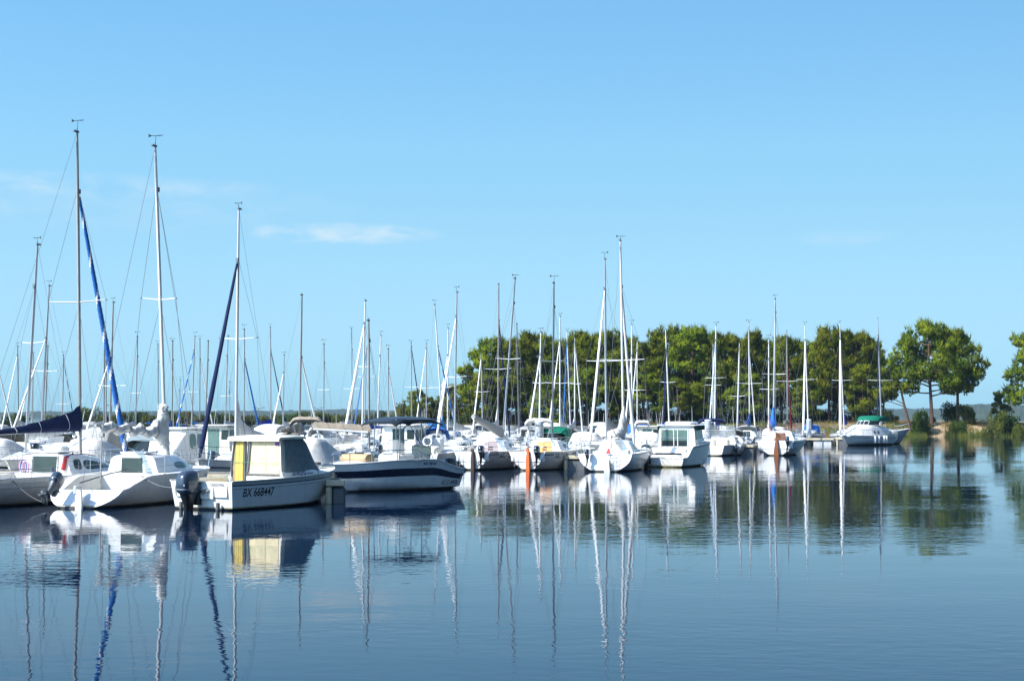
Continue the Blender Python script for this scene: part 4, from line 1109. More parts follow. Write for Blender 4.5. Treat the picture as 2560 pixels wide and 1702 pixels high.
# ---- smaller cabin boats and open boats
def motorboat(row, px, kind='cuddy', hullm=gel, top='white', desc='', D=None, L=5.6, head=None, stripe=None, seed=0, eng=True, fz=1.0, name='motorboat', group=None, toward=None, ztop=1.95):
    rnd = random.Random(seed); D = D or row_dist(px, row)
    side = row[0]; hd = (HEAD if side == 'n' else HEAD + 180) + rnd.uniform(-3, 3) if head is None else head
    X = (px - 1280) / F * D; u = uv(hd); c = Vector((X, D, 0)) - u * L * .5
    root = root_at(name, c.x, c.y, hd); B = min(2.35, L * .39)
    h = Hull(L, B, .62 * fz, .92 * fz, tb=.88, tm=.4, rb=L * .12, sec='chine', keel=.25, chz=.1)
    hull_part(h, root, [('z', .12, stripe or hullm), ('f', .62, hullm), ('f', .8, stripe or hullm), ('f', 1, hullm)], cockpit=.40, floorz=.25, bottom=rnd.choice([anti, antib, anti]), ns=16)
    zd = h.zs(.5); tc = CL[top] if top in CL else gel
    if kind == 'pilot':
        y0, y1 = L * .36, L * .74
        rf = Roof([(y0, B * .38, B * .34, zd - .15, ztop - .06), (L * .60, B * .37, B * .33, zd - .1, ztop - .03), (L * .68, B * .34, B * .30, zd, ztop - .38), (y1 + .3, B * .28, B * .2, zd, zd + .22), (L * .86, B * .18, B * .1, zd, zd + .08)], .06)
        rf.build('cabin', root, hullm, 4)
        windows(rf, root, [(y0 + .12, y0 + .62, .50, .90, 0), (y0 + .70, L * .59, .50, .90, 0)], rnd.choice([glass, glassg]))
        mb = MB(); s = rf.sec(L * .60); e = rf.sec(L * .70)
        rw = B * .28
        mb.poly([(-rw, L * .683, ztop - .42), (rw, L * .683, ztop - .42), (rw * .95, L * .615, ztop - .09), (-rw * .95, L * .615, ztop - .09)], glass); mb.build('windscreen', root)
        mb = MB(); mb.box((0, (y0 + L * .62) / 2 - .05, ztop + .02), (B * .76, L * .30 + .25, .07), gel, .03); mb.build('roof', root)
        mb = MB(); mb.poly([(-.3, y0 - .01, .4), (.3, y0 - .01, .4), (.3, y0 - .01, ztop - .15), (-.3, y0 - .01, ztop - .15)], rnd.choice([glass, wood, glassg])); mb.build('door', root)
        mb = MB(); mb.box((B * .26, y0 - .01, ztop - .42), (.36, .02, .44), glass); mb.build('window', root)
    elif kind == 'tent':
        # a boat put to bed under a full cover
        rf = Roof([(L * .03, B * .42, B * .20, .62 * fz, zd + .22), (L * .22, B * .46, B * .30, zd - .05, zd + .45), (L * .42, B * .47, B * .30, zd - .05, zd + .85 * (ztop / 1.95)), (L * .50, B * .45, B * .28, zd - .05, zd + .88 * (ztop / 1.95)), (L * .62, B * .40, B * .22, zd, zd + .42), (L * .82, B * .22, B * .06, zd + .05, zd + .18)], .05, .16)
        rf.build('boat_cover', root, tc, 4)
    elif kind == 'console':
        mb = MB(); mb.box((0, L * .42, zd + .22), (.75, .55, .9), gel, .06); mb.build('console', root)
        mb = MB(); mb.grid([[(-.36, L * .47, zd + .66), (.36, L * .47, zd + .66)], [(-.30, L * .42, zd + 1.02), (.30, L * .42, zd + 1.02)]], glassc); mb.build('windscreen', root)
        mb = MB(); mb.box((0, L * .2, zd + .05), (B * .6, .45, .5), gel2, .06); mb.build('seat', root)
        if top in CL: bimini(root, L * .22, L * .55, B * .40, zd, ztop, tc)
    else:
        y0 = L * .42
        rf = Roof([(y0, B * .40, B * .36, zd - .03, zd + .35), (L * .58, B * .37, B * .30, zd - .03, zd + .34), (L * .74, B * .26, B * .18, zd, zd + .2), (L * .88, B * .12, B * .06, zd, zd + .05)], .06)
        rf.build('cabin', root, hullm, 4); windows(rf, root, [(y0 + .3, L * .68, .35, .75, .4)], glass)
        mb = MB(); n = 8; r1, r2 = [], []
        for i in range(n + 1):
            a = -1 + 2 * i / n; r1.append((B * .38 * a, y0 + .42 - .5 * abs(a) ** 2.5, zd + .36)); r2.append((B * .34 * a, y0 + .10 - .42 * abs(a) ** 2.5, zd + .85))
        mb.grid([r1, r2], glassc if kind == 'open' else glass); mb.build('windscreen', root)
        fr = MB(); fr.tube(r2, .018, alu, 5); fr.tube(r1, .016, alu, 5); fr.build('windscreen_frame', root)
        if kind == 'canopy':
            mb = MB(); rows = []
            for yy, zz in ((y0 + .15, .86), (y0 - .2, 1.12), (y0 - .8, 1.17), (y0 - 1.5, 1.0), (y0 - 1.75, .25)):
                rows.append([Vector((B * .40 * sx, yy, zd + zz * sz + (0 if sz else .02))) for sx, sz in ((-1, 0), (-1, .7), (-.95, .92), (-.6, 1), (0, 1.02), (.6, 1), (.95, .92), (1, .7), (1, 0))])
            mb.grid(rows, tc); mb.build('canopy', root, 60)
            for sd in (-1, 1):
                mb = MB(); mb.grid([[(sd * (B * .40 + .012), y0 - 1.35, zd + .2), (sd * (B * .40 + .012), y0 - .25, zd + .2)], [(sd * (B * .395 + .012), y0 - 1.3, zd + .62), (sd * (B * .395 + .012), y0 - .3, zd + .66)]], glassc); mb.build('window', root)
        elif kind == 'open':
            mb = MB(); mb.box((B * .2, L * .28, zd + .0), (.5, .5, .6), gel2, .06); mb.box((-B * .2, L * .28, zd + .0), (.5, .5, .6), gel2, .06); mb.build('seat', root)
            if top in CL and top != 'white': bimini(root, L * .15, L * .42, B * .42, zd, ztop, tc)
    if eng: outboard(root, 0, -.3, .62 * fz + .05, .85, m=rnd.choice([blackg, engb, blackg]))
    if rnd.random() < .55:
        q = Vector((rnd.choice((-1, 1)) * B * .3, L * rnd.uniform(.35, .55), zd + .3)); mb = MB()
        mb.tube([q, q + Vector((rnd.uniform(-.25, .25), rnd.uniform(-.4, .1), rnd.uniform(1.4, 2.2)))], [.014, .006], gel, 5); mb.build('antenna', root)
    # bow rail
    l = []
    P = [h.pt(t, h.zs(t)) for t in (.60, .78, .92, .985)]
    a = [Vector((P[0].x * .9, P[0].y, P[0].z))] + [Vector((p.x * .88, p.y, p.z + .33)) for p in P[1:3]] + [Vector((0, P[3].y, P[3].z + .36))]
    b = [Vector((-p.x, p.y, p.z)) for p in reversed(a[:-1])]
    l.append(a + b)
    for s_ in (1, -1):
        for p in P[1:3]: l.append([Vector((s_ * p.x * .88, p.y, p.z)), Vector((s_ * p.x * .88, p.y, p.z + .33))])
    rails(root, l, name='bow_rail')
    BOATS.append([root, row, px, desc, 'motorboat', group])
    return root, h
Mo = motorboat
Mo(('f', 1), 446, 'pilot', gel, desc='white pilothouse motorboat', L=5.2, seed=1, D=57.5)
Mo(('f', 1), 352, 'canopy', gel, 'slate', desc='motorboat with slate grey canopy', L=5.4, seed=2, D=56.5)
Mo(('f', 1), 215, 'tent', gel, 'white', desc='motorboat under a white cover', L=5.6, seed=3, D=58)
Mo(('f', 1), 128, 'console', gel, 'none', desc='open white motorboat with steering console', L=5.2, seed=4, D=56)
Mo(('f', 1), -20, 'tent', gel, 'white', desc='white covered motorboat', L=5.6, seed=41, D=59)
Mo(('n', 2), 556, 'pilot', gel2, desc='ivory cabin motorboat with brown door', L=5.8, seed=5, D=76)
Mo(('f', 1), 755, 'tent', gel, 'white', desc='big motorboat under white tent cover', L=6.2, seed=6, D=56.5, ztop=2.1)
Mo(('f', 1), 800, 'open', gel, 'none', desc='open motorboat below the tan bimini', L=5.6, seed=7, D=62, ztop=2.2)
Mo(('n', 2), 1012, 'pilot', gel, desc='white motorboat with long smoked cabin windows', L=6.4, seed=8, D=77, stripe=navy)
Mo(('n', 2), 1096, 'console', gel, 'none', desc='open white motorboat with ring lifebuoy', L=5.4, seed=9, D=78)
Mo(('f', 2), 1372, 'canopy', gel, 'green', desc='motorboat with green canopy', L=5.2, seed=10)
Mo(('f', 2), 1226, 'tent', gel, 'white', desc='motorboat under a plain white cover', L=5.4, seed=11)
Mo(('f', 3), 1752, 'pilot', gel, desc='white pilothouse motorboat with two windows', L=5.6, seed=12)
Mo(('f', 2), 1335, 'open', gel, 'white', desc='small white open motorboat', L=5, seed=13, D=86)
Mo(('f', 2), 1618, 'tent', gel, 'white', desc='motorboat with dark red gunwale cover', L=5, seed=14)
Mo(('f', 2), 1460, 'tent', gel, 'white', desc='white covered motorboat', L=5.6, seed=15)

# fill the free berths of every row with the plainer boats seen packed between the others
kinds = [('tent', 'white', 'white covered motorboat'), ('cuddy', 'white', 'white cabin motorboat'), ('canopy', 'white', 'motorboat with white canopy'), ('pilot', 'white', 'small white pilothouse motorboat'),
         ('open', 'none', 'open white motorboat'), ('canopy', 'grey', 'motorboat with grey canopy'), ('open', 'none', 'open white motorboat'), ('canopy', 'blue', 'motorboat with blue canopy'), ('tent', 'grey', 'motorboat under a grey cover'), ('cuddy', 'white', 'low white cabin motorboat'), ('tent', 'white', 'motorboat under white tarpaulin')]
rf_ = random.Random(99)
limits = {('f', 1): (-120, 830), ('n', 2): (-60, 1150), ('f', 2): (-60, 1640), ('n', 3): (-40, 1760), ('f', 3): (-40, 1960), ('n', 4): (0, 2030), ('f', 4): (0, 2090)}
for row, (p0, p1) in limits.items():
    px = p0
    while px < p1:
        D = row_dist(px, row); need = 2.5 * F / D
        if all(abs(px - b[2]) > need * (.90 if b[4] == 'motorboat' else .96) for b in BOATS if b[1] == row):
            if row == ('n', 2) and 940 < px: px += 10; continue
            k = rf_.choice(kinds)
            Mo(row, px, k[0], rf_.choice([gel, gel, gel2, gelgrey]), k[1], k[2], L=rf_.uniform(4.9, 5.8), seed=rf_.randint(0, 9999), stripe=rf_.choice([None, None, bluest, navy, redst]), ztop=rf_.uniform(1.7, 2.05))
            px += need * .9
        px += 6

# ------------------------------------------------------------------ the nearest boats, one by one
def place(name, label, cat, x, y, hd, row=None, px=None, group=None):
    r = root_at(name, x, y, hd); r['label'] = label; r['category'] = cat
    if group: r['group'] = group
    if row: BOATS.append([r, row, px, None, cat, group])
    return r
# A: white sailboat with the navy boom cover
def boat_a():
    r = place('sailboat', 'white sailboat with navy boom cover and tallest mast, cut by the left edge', 'sailboat', -14.3, 42.4, 18, ('n', 1), 120)
    L, B = 7.8, 2.55; h = Hull(L, B, .74, .92, tb=.80, tm=.42, rb=.5, rs=-.30, keel=.4, dip=.03)
    hull_part(h, r, [('z', .13, gel), ('f', .60, gel), ('f', .62, greyst), ('f', .80, gel), ('f', .815, mat('tan_line', (.35, .27, .16), .5)), ('f', 1.0, gel)], cockpit=.42, floorz=.38, ns=30, railm=gel, bottom=anti, sidew=.32)
    z = h.zs(.45) + .02
    rf = Roof([(3.35, .86, .70, z - .04, z + .50), (3.9, .88, .70, z - .04, z + .52), (5.0, .82, .62, z - .03, z + .42), (5.9, .62, .42, z, z + .25), (6.6, .36, .2, z, z + .06)], .06)
    rf.build('cabin', r, gel); windows(rf, r, [(3.58, 3.95, .26, .80, 0), (4.08, 5.75, .20, .82, .55)], glass)
    p = MB(); p.poly([(-.42, 3.34, z - .25), (.36, 3.34, z - .25), (.40, 3.34, z + .47), (-.38, 3.34, z + .47)], smoked); p.build('companionway', r)
    p = MB(); p.tube([(-.45, 3.33, z - .25), (-.41, 3.33, z + .5), (.43, 3.33, z + .5), (.38, 3.33, z - .25)], .025, gel, 6); p.tube([(-.4, 3.32, z + .02), (.38, 3.32, z + .02)], .012, gel, 5); p.build('door_frame', r)
    p = MB(); p.box((0, 3.75, z + .60), (.86, .85, .05), gel, .02); p.build('hatch', r)
    p = MB(); p.tube([(.74, 3.45, z + .54), (.72, 4.3, z + .52), (.66, 4.9, z + .46)], .014, wood, 5); p.tube([(-.74, 3.45, z + .54), (-.72, 4.3, z + .52), (-.66, 4.9, z + .46)], .014, wood, 5); p.build('handrail', r)
    im = loc2(r); T = im @ at(193, 331, 47.0); Fo = im @ at(201, 1140, 47.0); Fo.z = z + .5
    tack = h.pt(.985, h.zs(.985)); tack.x = 0
    mast_parts(r, Fo, T, .060, alug, [(.47, .98)], (1.12, 4.6, h.zs(.6)), tack, Vector((0, -.2, .8)), (*JIB['bluestripe'], .085, 0), jibtop=.815, sides=12)
    g = Fo + Vector((0, -.1, 0)); g.z = 2.03
    boom_part(r, g, 4.3, paintw, CL['navy'], rise=-.10, h0=.60, h1=.12, w=.15, up=.10, r=.055, x=.05)
    pulpit(h, r, hgt=.5)
    for sd in (-1, 1):
        w = MB(); w.tube([(sd * .95, 2.3, .86), (sd * .95, 2.3, 1.0)], [.07, .055], alud, 10); w.build('winch', r)
    p = MB()
    for k in range(5):
        c = Vector((-.75 + .04 * k, 3.31, z + .22 - .02 * k)); q = [c + Vector((.10 * math.cos(a / 10 * 6.283), -.01 * k, .20 * math.sin(a / 10 * 6.283))) for a in range(11)]
        p.tube(q, .012, [CL['pink'], CL['white'], CL['royal'], CL['white'], CL['pink']][k], 5, cap=False)
    p.build('coiled_line', r)
    p = MB(); p.tube([(.62, 3.30, z + .1), (.68, 3.32, z + .45), (.74, 3.6, z + .56)], [.07, .06, .03], redst, 7); p.build('red_bag', r)
    return r
RA = boat_a()
# B: scooped stern, rumpled white sail
def boat_b():
    r = place('sailboat', 'white sailboat with scooped stern and rumpled white sail on its boom, second from left', 'sailboat', -11.35, 41.75, 17, ('n', 1), 300)
    L, B = 7.0, 2.5
    sh = lambda t: .46 + .33 * smooth(t / .26) + .14 * max(0, t - .3)
    h = Hull(L, B, .5, .9, tb=.84, tm=.42, rb=.45, rs=.55, keel=.4, sheer=sh, n=2.0, qb=.62)
    hull_part(h, r, [('z', .12, gel), ('f', .9, gel), ('f', 1.0, gel)], cockpit=.40, floorz=.30, ns=30, railm=gel, sidew=.28)
    z = h.zs(.42) + .02
    rf = Roof([(2.85, .80, .66, z - .04, z + .46), (3.5, .82, .66, z - .04, z + .46), (4.6, .76, .52, z - .02, z + .40), (5.4, .5, .3, z, z + .24), (6.2, .25, .12, z, z + .05)], .07, .12)
    rf.build('cabin', r, gel); windows(rf, r, [(3.9, 5.0, .26, .74, .3)], mat('deep_green_window', (.01, .07, .05), .1, spec=.8), p=2.2)
    p = MB(); p.poly([(-.36, 2.84, z - .22), (.32, 2.84, z - .22), (.30, 2.84, z + .42), (-.34, 2.84, z + .42)], smoked); p.build('companionway', r)
    p = MB(); p.box((0, 3.2, z + .56), (.8, .75, .05), gel, .02); p.build('hatch', r)
    im = loc2(r); D = 45.9; T = im @ at(388, 367, D); Fo = im @ at(414, 1135, D); Fo.z = z + .48
    tack = h.pt(.985, h.zs(.985)); tack.x = 0
    mast_parts(r, Fo, T, .062, paintw, [(.50, .56)], (1.1, 4.2, h.zs(.6)), tack, Vector((0, .3, .6)), None, jibtop=.86, sides=12, wirer=.007)
    p = MB(); n = 12; rows = []
    for i in range(n + 1):
        k = i / n; zz = Fo.z - .06 + k * .78; rr = .125 * (1 + .08 * math.sin(i * 2.3)) * (1 - .25 * k)
        rows.append([Vector((Fo.x + rr * math.cos(a / 10 * 6.283) * (1 + .1 * math.sin(a * 2 + i)), Fo.y + rr * math.sin(a / 10 * 6.283), zz)) for a in range(10)])
    p.grid(rows, CL['white'], True); p.build('mast_sleeve', r, 70)
    g = Vector((Fo.x, Fo.y - .08, 1.92)); e = im @ at(238, 1063, 43.3)
    b = MB(); b.tube([g, e], [.05, .045], alug, 8); bo = b.build('boom', r)
    # sail flaked loosely along the boom and bunched up the mast
    c = MB(); rows = []; n = 80
    for i in range(n + 1):
        k = i / n; q = g.lerp(e, k * .93); hh = .21 * (1 - .35 * k) * lumpy(i * .42, .10, .8) + .62 * math.exp(-(k / .12) ** 2); w = .115 * (1 - .3 * k) * lumpy(i * .42 + 2, .05, 1.3) + .05 * math.exp(-(k / .1) ** 2)
        rows.append([q + Vector((w * sx, 0, hh * sz - .08 - .06 * math.sin(i * .35))) for j, (sx, sz) in enumerate([(-.3, -.3), (-.8, -.15), (-1, 0), (-.95, .2), (-.85, .4), (-.9, .65), (-.7, .85), (-.4, 1), (0, 1.03), (.3, 1.02), (.7, .9), (.9, .7), (.75, .4), (.95, .2), (1, .05), (.35, -.3)])])
    rows = crumple(rows, .055, 9.0, 3)
    c.grid(rows, CL['white'], True); c.poly(rows[0], CL['white']); c.poly(rows[-1], CL['white']); co = c.build('stowed_sail', bo, 80)
    t = MB()
    for k in (12, 30, 46, 64): t.tube([v + (v - (rows[k][2] + rows[k][12]) / 2).normalized() * .012 for v in rows[k]] + [rows[k][0]], .01, rubber, 4, cap=False)
    t.build('tie', co)
    hd = MB(); rows = []
    for i in range(21):
        k = i / 20; a = math.sin(math.pi * (.12 + .80 * k)) * (1 + .18 * math.sin(k * 9)); rows.append([Vector((g.x + .02 + .15 * a * math.cos(j / 18 * 6.283), g.y - .12 + .13 * a * math.sin(j / 18 * 6.283), 2.26 + .50 * k)) for j in range(18)])
    rows = crumple(rows, .06, 8.0, 1)
    hd.grid(rows, CL['white'], True); hd.poly(rows[-1], CL['white']); hd.build('sail_head', bo, 80)
    pulpit(h, r, hgt=.5, stern=False)
    rudder(r, .02, -.35, .50, .34, gel, th=.05, shape=lambda k: .95 + .25 * math.sin(k * 3.1))
    p = MB(); p.box((.0, .10, .48), (.10, .30, .22), gelgrey, .02); p.tube([(.035, -.06, .18), (.035, -.06, .18)], .04, black, 6); p.build('rudder_head', r)
    outboard(r, -.55, -.12, .62, .72, m=engb, leg=enggrey, tilt=R(-52))
    p = MB(); p.tube([(0, .2, .66), (.15, 1.4, .86), (.2, 2.3, .95)], .016, black, 6); p.build('tiller', r)
    p = MB(); p.tube([(.15, .95, .5), (.16, .97, 1.9)], .02, alug, 6); p.box((.16, .97, 1.9), (.16, .10, .12), alug, .02); p.build('boom_crutch', r)
    return r
RB = boat_b()
# C: the small cabin motorboat
def boat_c():
    r = place('cabin_motorboat', 'small white cabin motorboat numbered BX 668447, black outboard, yellow curtain', 'motorboat', -7.93, 41.3, 30, ('n', 1), 640)
    L, B = 5.6, 2.2
    h = Hull(L, B, .73, .93, tb=.93, tm=.38, rb=.62, rs=-.12, sec='chine', keel=.28, dip=.02, chz=.04, chw=.93, flare=2.6)
    hull_part(h, r, [('z', .10, gel), ('f', .70, gel), ('f', .715, greyst), ('f', .82, gel), ('f', .87, navy), ('f', 1.0, gelgrey)], cockpit=.375, floorz=.34, ns=30, sidew=.14, railm=gel2, inner=gel2,
              tn=[anti, anti, scum, gel, gel, gel, gel, gel, gel])
    z = h.zs(.5) + .02; yc = 2.1
    # coaming and cabin
    rf0 = Roof([(yc, .90, .88, z - .08, z + .14), (3.6, .84, .80, z - .05, z + .14), (4.5, .60, .55, z, z + .08), (5.0, .35, .3, z, z + .02)], .03, .04)
    rf0.build('coaming', r, gel)
    rf = Roof([(yc, .86, .82, z - .1, 1.80), (3.15, .80, .74, z, 1.78), (3.35, .78, .70, z, 1.66), (3.95, .68, .58, z, z + .16)], .04, .05)
    rf.build('cabin', r, gel2, 5)
    # tarpaulin over the windscreen and the sides
    tp = Roof([(2.24, .885, .84, z + .10, 1.815), (3.15, .83, .77, z + .10, 1.80), (3.36, .80, .73, z + .10, 1.68), (4.0, .72, .60, z + .10, z + .2)], .045, .05)
    tp.build('tarpaulin', r, CL['slate'], 7)
    ro = MB(); rows = []
    for yy, zz, w in ((yc - .14, 1.80, .88), (yc - .10, 1.845, .90), (2.7, 1.86, .88), (3.22, 1.85, .80), (3.28, 1.80, .78)):
        rows.append([Vector((w * sx, yy, zz + .045 * (1 - sx * sx) - dz)) for sx, dz in ((-1, .07), (-1, .01), (-.9, 0), (-.5, 0), (0, 0), (.5, 0), (.9, 0), (1, .01), (1, .07))])
    ro.grid(rows, gel2); ro.poly([(-.88, yc - .14, 1.73), (.88, yc - .14, 1.73), (.88, yc - .14, 1.80), (0, yc - .14, 1.845), (-.88, yc - .14, 1.80)], gel2)
    ro.box((0, 2.65, 1.80), (1.60, 1.1, .04), gel2); ro.build('roof', r, 50)
    y = yc - .012
    d = bpy.data.objects.new('door', None); COL.objects.link(d); d.parent = r
    p = MB(); p.poly([(-.80, y, .36), (-.37, y, .36), (-.34, y, 1.72), (-.72, y, 1.72)], mat('amber_glass', (.38, .28, .12), .15)); p.build('pane', d)
    p = MB(); rows = []
    for i in range(17):
        xx = -.66 + .26 * i / 16; rows.append([Vector((xx - .04 + .04 * (zz / 1.7), y - .012 - .012 * math.sin(i * 2.4), zz)) for zz in (.36, .9, 1.3, 1.70)])
    p.grid(rows, CL['yellow']); p.build('curtain', d, 80)
    p = MB()
    p.tube([(-.82, y - .02, .36), (-.82, y - .02, 1.05), (-.72, y - .02, 1.74), (-.34, y - .02, 1.74), (-.36, y - .02, .36)], .026, rubber, 6); p.build('frame', d)
    wn = bpy.data.objects.new('window', None); COL.objects.link(wn); wn.parent = r
    p = MB(); p.poly([(-.27, y, .86), (.78, y, .86), (.78, y, 1.72), (-.20, y, 1.72)], CL['beige']); p.build('blind', wn)
    p = MB(); p.tube([(-.30, y - .02, .84), (-.22, y - .02, 1.74), (.79, y - .02, 1.74)], .024, rubber, 6); p.tube([(-.30, y - .02, .84), (.8, y - .02, .84)], .012, rubber, 5); p.tube([(-.25, y - .025, .90), (-.17, y - .025, 1.70)], .03, alud, 6)
    p.tube([(.35, y - .02, .9), (.35, y - .02, 1.7)], .004, greyst, 4); p.build('frame', wn)
    p = MB(); p.box((.72, y - .01, 1.66), (.12, .012, .09), CL['purple']); p.build('sticker', wn)
    p = MB(); p.tube([(-.74, y - .05, 1.17), (0, y - .06, 1.15), (.76, y - .05, 1.16)], .007, mat('green_cord', (.05, .35, .18), .6), 5); p.build('cord', r)
    # side rails and bow fittings
    l = []
    for sd in (1, -1):
        P = [h.pt(t, h.zs(t)) for t in (.36, .50, .64, .78)]; P = [Vector((sd * (q.x - .07), q.y, q.z)) for q in P]
        l.append([P[0]] + [q + Vector((0, 0, .09)) for q in P[1:-1]] + [P[-1]])
        for q in P[1:-1]: l.append([q, q + Vector((0, 0, .09))])
    rails(r, l, r=.013, name='handrail')
    p = MB(); p.box((0, 5.2, .99), (.12, .5, .06), steel, .01); p.tube([(0, 5.5, 1.02), (0, 5.1, 1.04), (-.1, 4.95, 1.0)], .02, zinc, 6); p.tube([(.06, 4.7, 1.02), (.06, 4.7, 1.10)], .13, rubber, 12); p.build('anchor', r)
    # transom: engine well panel, trim tabs, hinges
    ty = h.pt(0, .5).y
    p = MB(); p.box((.02, ty - .035, .44), (.80, .03, .32), gel, .01); p.build('engine_well', r)
    for xx in (-.62, .60):
        p = MB(); p.box((xx, ty - .07, .10), (.07, .10, .20), rubber, .01); p.build('trim_tab', r)
    p = MB(); p.box((.93, -.02, .80), (.09, .12, .12), gel2, .04); p.build('fairlead', r)
    e = outboard(r, -.10, ty - .38, .47, 1.10, m=engb, leg=black)
    text_mesh('YAMAHA', .085, lambda a, b: Vector((.178, .05, .0)) + Vector((.004, -.30 + a, .17 + b)), inkw, 'lettering', e, shear=.2)
    text_mesh('YAMAHA', .070, lambda a, b: Vector((-.13 + a, -.338, .16 + b)), inkw, 'lettering', e, shear=.2)
    p = MB()
    for k in range(3): p.tube([(.12 + .03 * k, .1, .10), (.25 + .03 * k, .2, .02 - .04 * k), (.42, .30, .08)], .012, black, 5)
    p.build('cable', e)
    sy = lambda a, b: h.at_y(.32 + a * 1.0, .34 + b, 1, .006)
    text_mesh('BX 668447', .30, sy, inkb, 'lettering', r, shear=.12, bold=.004, sx=.88)
    text_mesh('CASSIOPEE', .105, lambda a, b: Vector((.30 + a, h.pt(0, .6 + b).y - .028, .615 + b)), inkb, 'lettering', r, sx=.95)
    text_mesh('ALIENOR 520', .17, lambda a, b: rf0.side(2.55 + a, .16 + b * 5.2, 1, .014), inkn, 'lettering', r, sx=.95, bold=.004)
    return r, h
RC, HC = boat_c()
# D: open boat with navy band
def boat_d():
    r = place('open_motorboat', 'open white motorboat with navy band, lettered RIO 600 Sol, bow to the jetty', 'motorboat', -2.37, 53.75, 222.8, ('f', 1), 1000)
    L, B = 4.9, 2.15
    sh = lambda t: .66 + .33 * smooth(t / .30) - .10 * smooth((t - .55) / .45)
    h = Hull(L, B, .9, .95, tb=.90, tm=.42, rb=.75, rs=-.15, sec='chine', keel=.25, sheer=sh, chz=.10, chw=.86, flare=2.4)
    hull_part(h, r, [('z', .11, gel), ('f', .44, gel), ('f', .72, navy), ('f', 1.0, gel)], cockpit=.80, floorz=.35, ns=30, sidew=.26, railm=gel, bottom=anti)
    p = MB(); p.box((0, 2.05, .78), (.95, .85, .85), gel, .08); p.build('console', r)
    p = MB(); rows = [[], []]
    for i in range(9):
        a = -1 + i / 4; rows[0].append((.50 * a, 2.50 - .35 * abs(a) ** 2.2, 1.18)); rows[1].append((.42 * a, 2.25 - .3 * abs(a) ** 2.2, 1.62))
    p.grid(rows, glassc); p.build('windscreen', r)
    p = MB(); p.tube(rows[1], .016, steel, 5); p.tube(rows[0], .014, steel, 5); p.build('windscreen_frame', r)
    p = MB(); p.box((0, 1.12, .80), (.95, .50, .75), gel2, .10); p.box((0, .93, 1.25), (.9, .14, .35), CL['cream'], .06); p.build('seat', r)
    p = MB(); rows = []
    for i in range(7):
        rows.append([Vector((-.60 + 1.2 * i / 6, 3.75 + .20 * math.cos(a / 12 * 6.283), 1.06 + .15 * math.sin(a / 12 * 6.283))) for a in range(12)])
    p.grid(rows, mat('tan_cushion', (.50, .36, .20), .6), True); p.poly(rows[0], MATS['tan_cushion']); p.poly(rows[-1], MATS['tan_cushion']); p.build('cushion', r, 60)
    p = MB(); p.box((0, 1.55, .93), (.9, .02, .13), black); p.build('dash_panel', r)
    # T-top: dark flat canopy on four stainless legs
    o = bimini(r, .75, 2.85, .82, .9, 2.31, black, crown=.02, name='canopy', thick=.015, legs=False)
    l = []
    for sd in (-1, 1):
        l += [[(sd * .62, 2.5, .9), (sd * .60, 2.45, 2.29)], [(sd * .62, 1.5, .9), (sd * .60, 1.5, 2.29)], [(sd * .60, .8, 2.28), (sd * .62, 1.5, 1.7)]]
        l += [[(sd * .78, .8, 2.29), (sd * .78, 2.8, 2.29)]]
    rails(r, l, r=.018, name='canopy_frame')
    l = []
    for sd in (-1, 1):
        P = [h.pt(t, h.zs(t)) for t in (.34, .42, .60, .78, .90, .985)]; P = [Vector((sd * (q.x - .06) if i < 5 else 0, q.y, q.z)) for i, q in enumerate(P)]
        l.append([P[0]] + [q + Vector((0, 0, .34)) for q in P[1:5]] + [P[5] + Vector((0, 0, .30))])
        for q in P[2:5]: l.append([q, q + Vector((0, 0, .34))])
    rails(r, l, r=.014, name='bow_rail')
    p = MB(); p.tube([(.06, .3, .7), (.30, 1.3, 2.28)], .012, CL['royal'], 5); p.tube([(-.06, .3, .7), (-.30, 1.3, 2.28)], .012, steel, 5); p.build('stay', r)
    outboard(r, 0, -.38, .55, .9, m=blackg)
    p = MB(); q = h.pt(.45, .92, -1); p.tube([q + Vector((-.02, 0, .02)), q + Vector((-.06, 0, .03))], .03, steel, 8); p.build('cleat', r)
    fn = lambda y0, z0: (lambda a, b: h.at_y(y0 - a, z0 + b, -1, .006))
    text_mesh('RIO 600 Sol', .12, fn(1.85, h.zs(.35) - .155), inkn, 'lettering', r, shear=.2, bold=.003)
    text_mesh('AC C14958', .20, fn(.92, .17), inkb, 'lettering', r, shear=.1, sx=.80)
    return r
RD = boat_d()
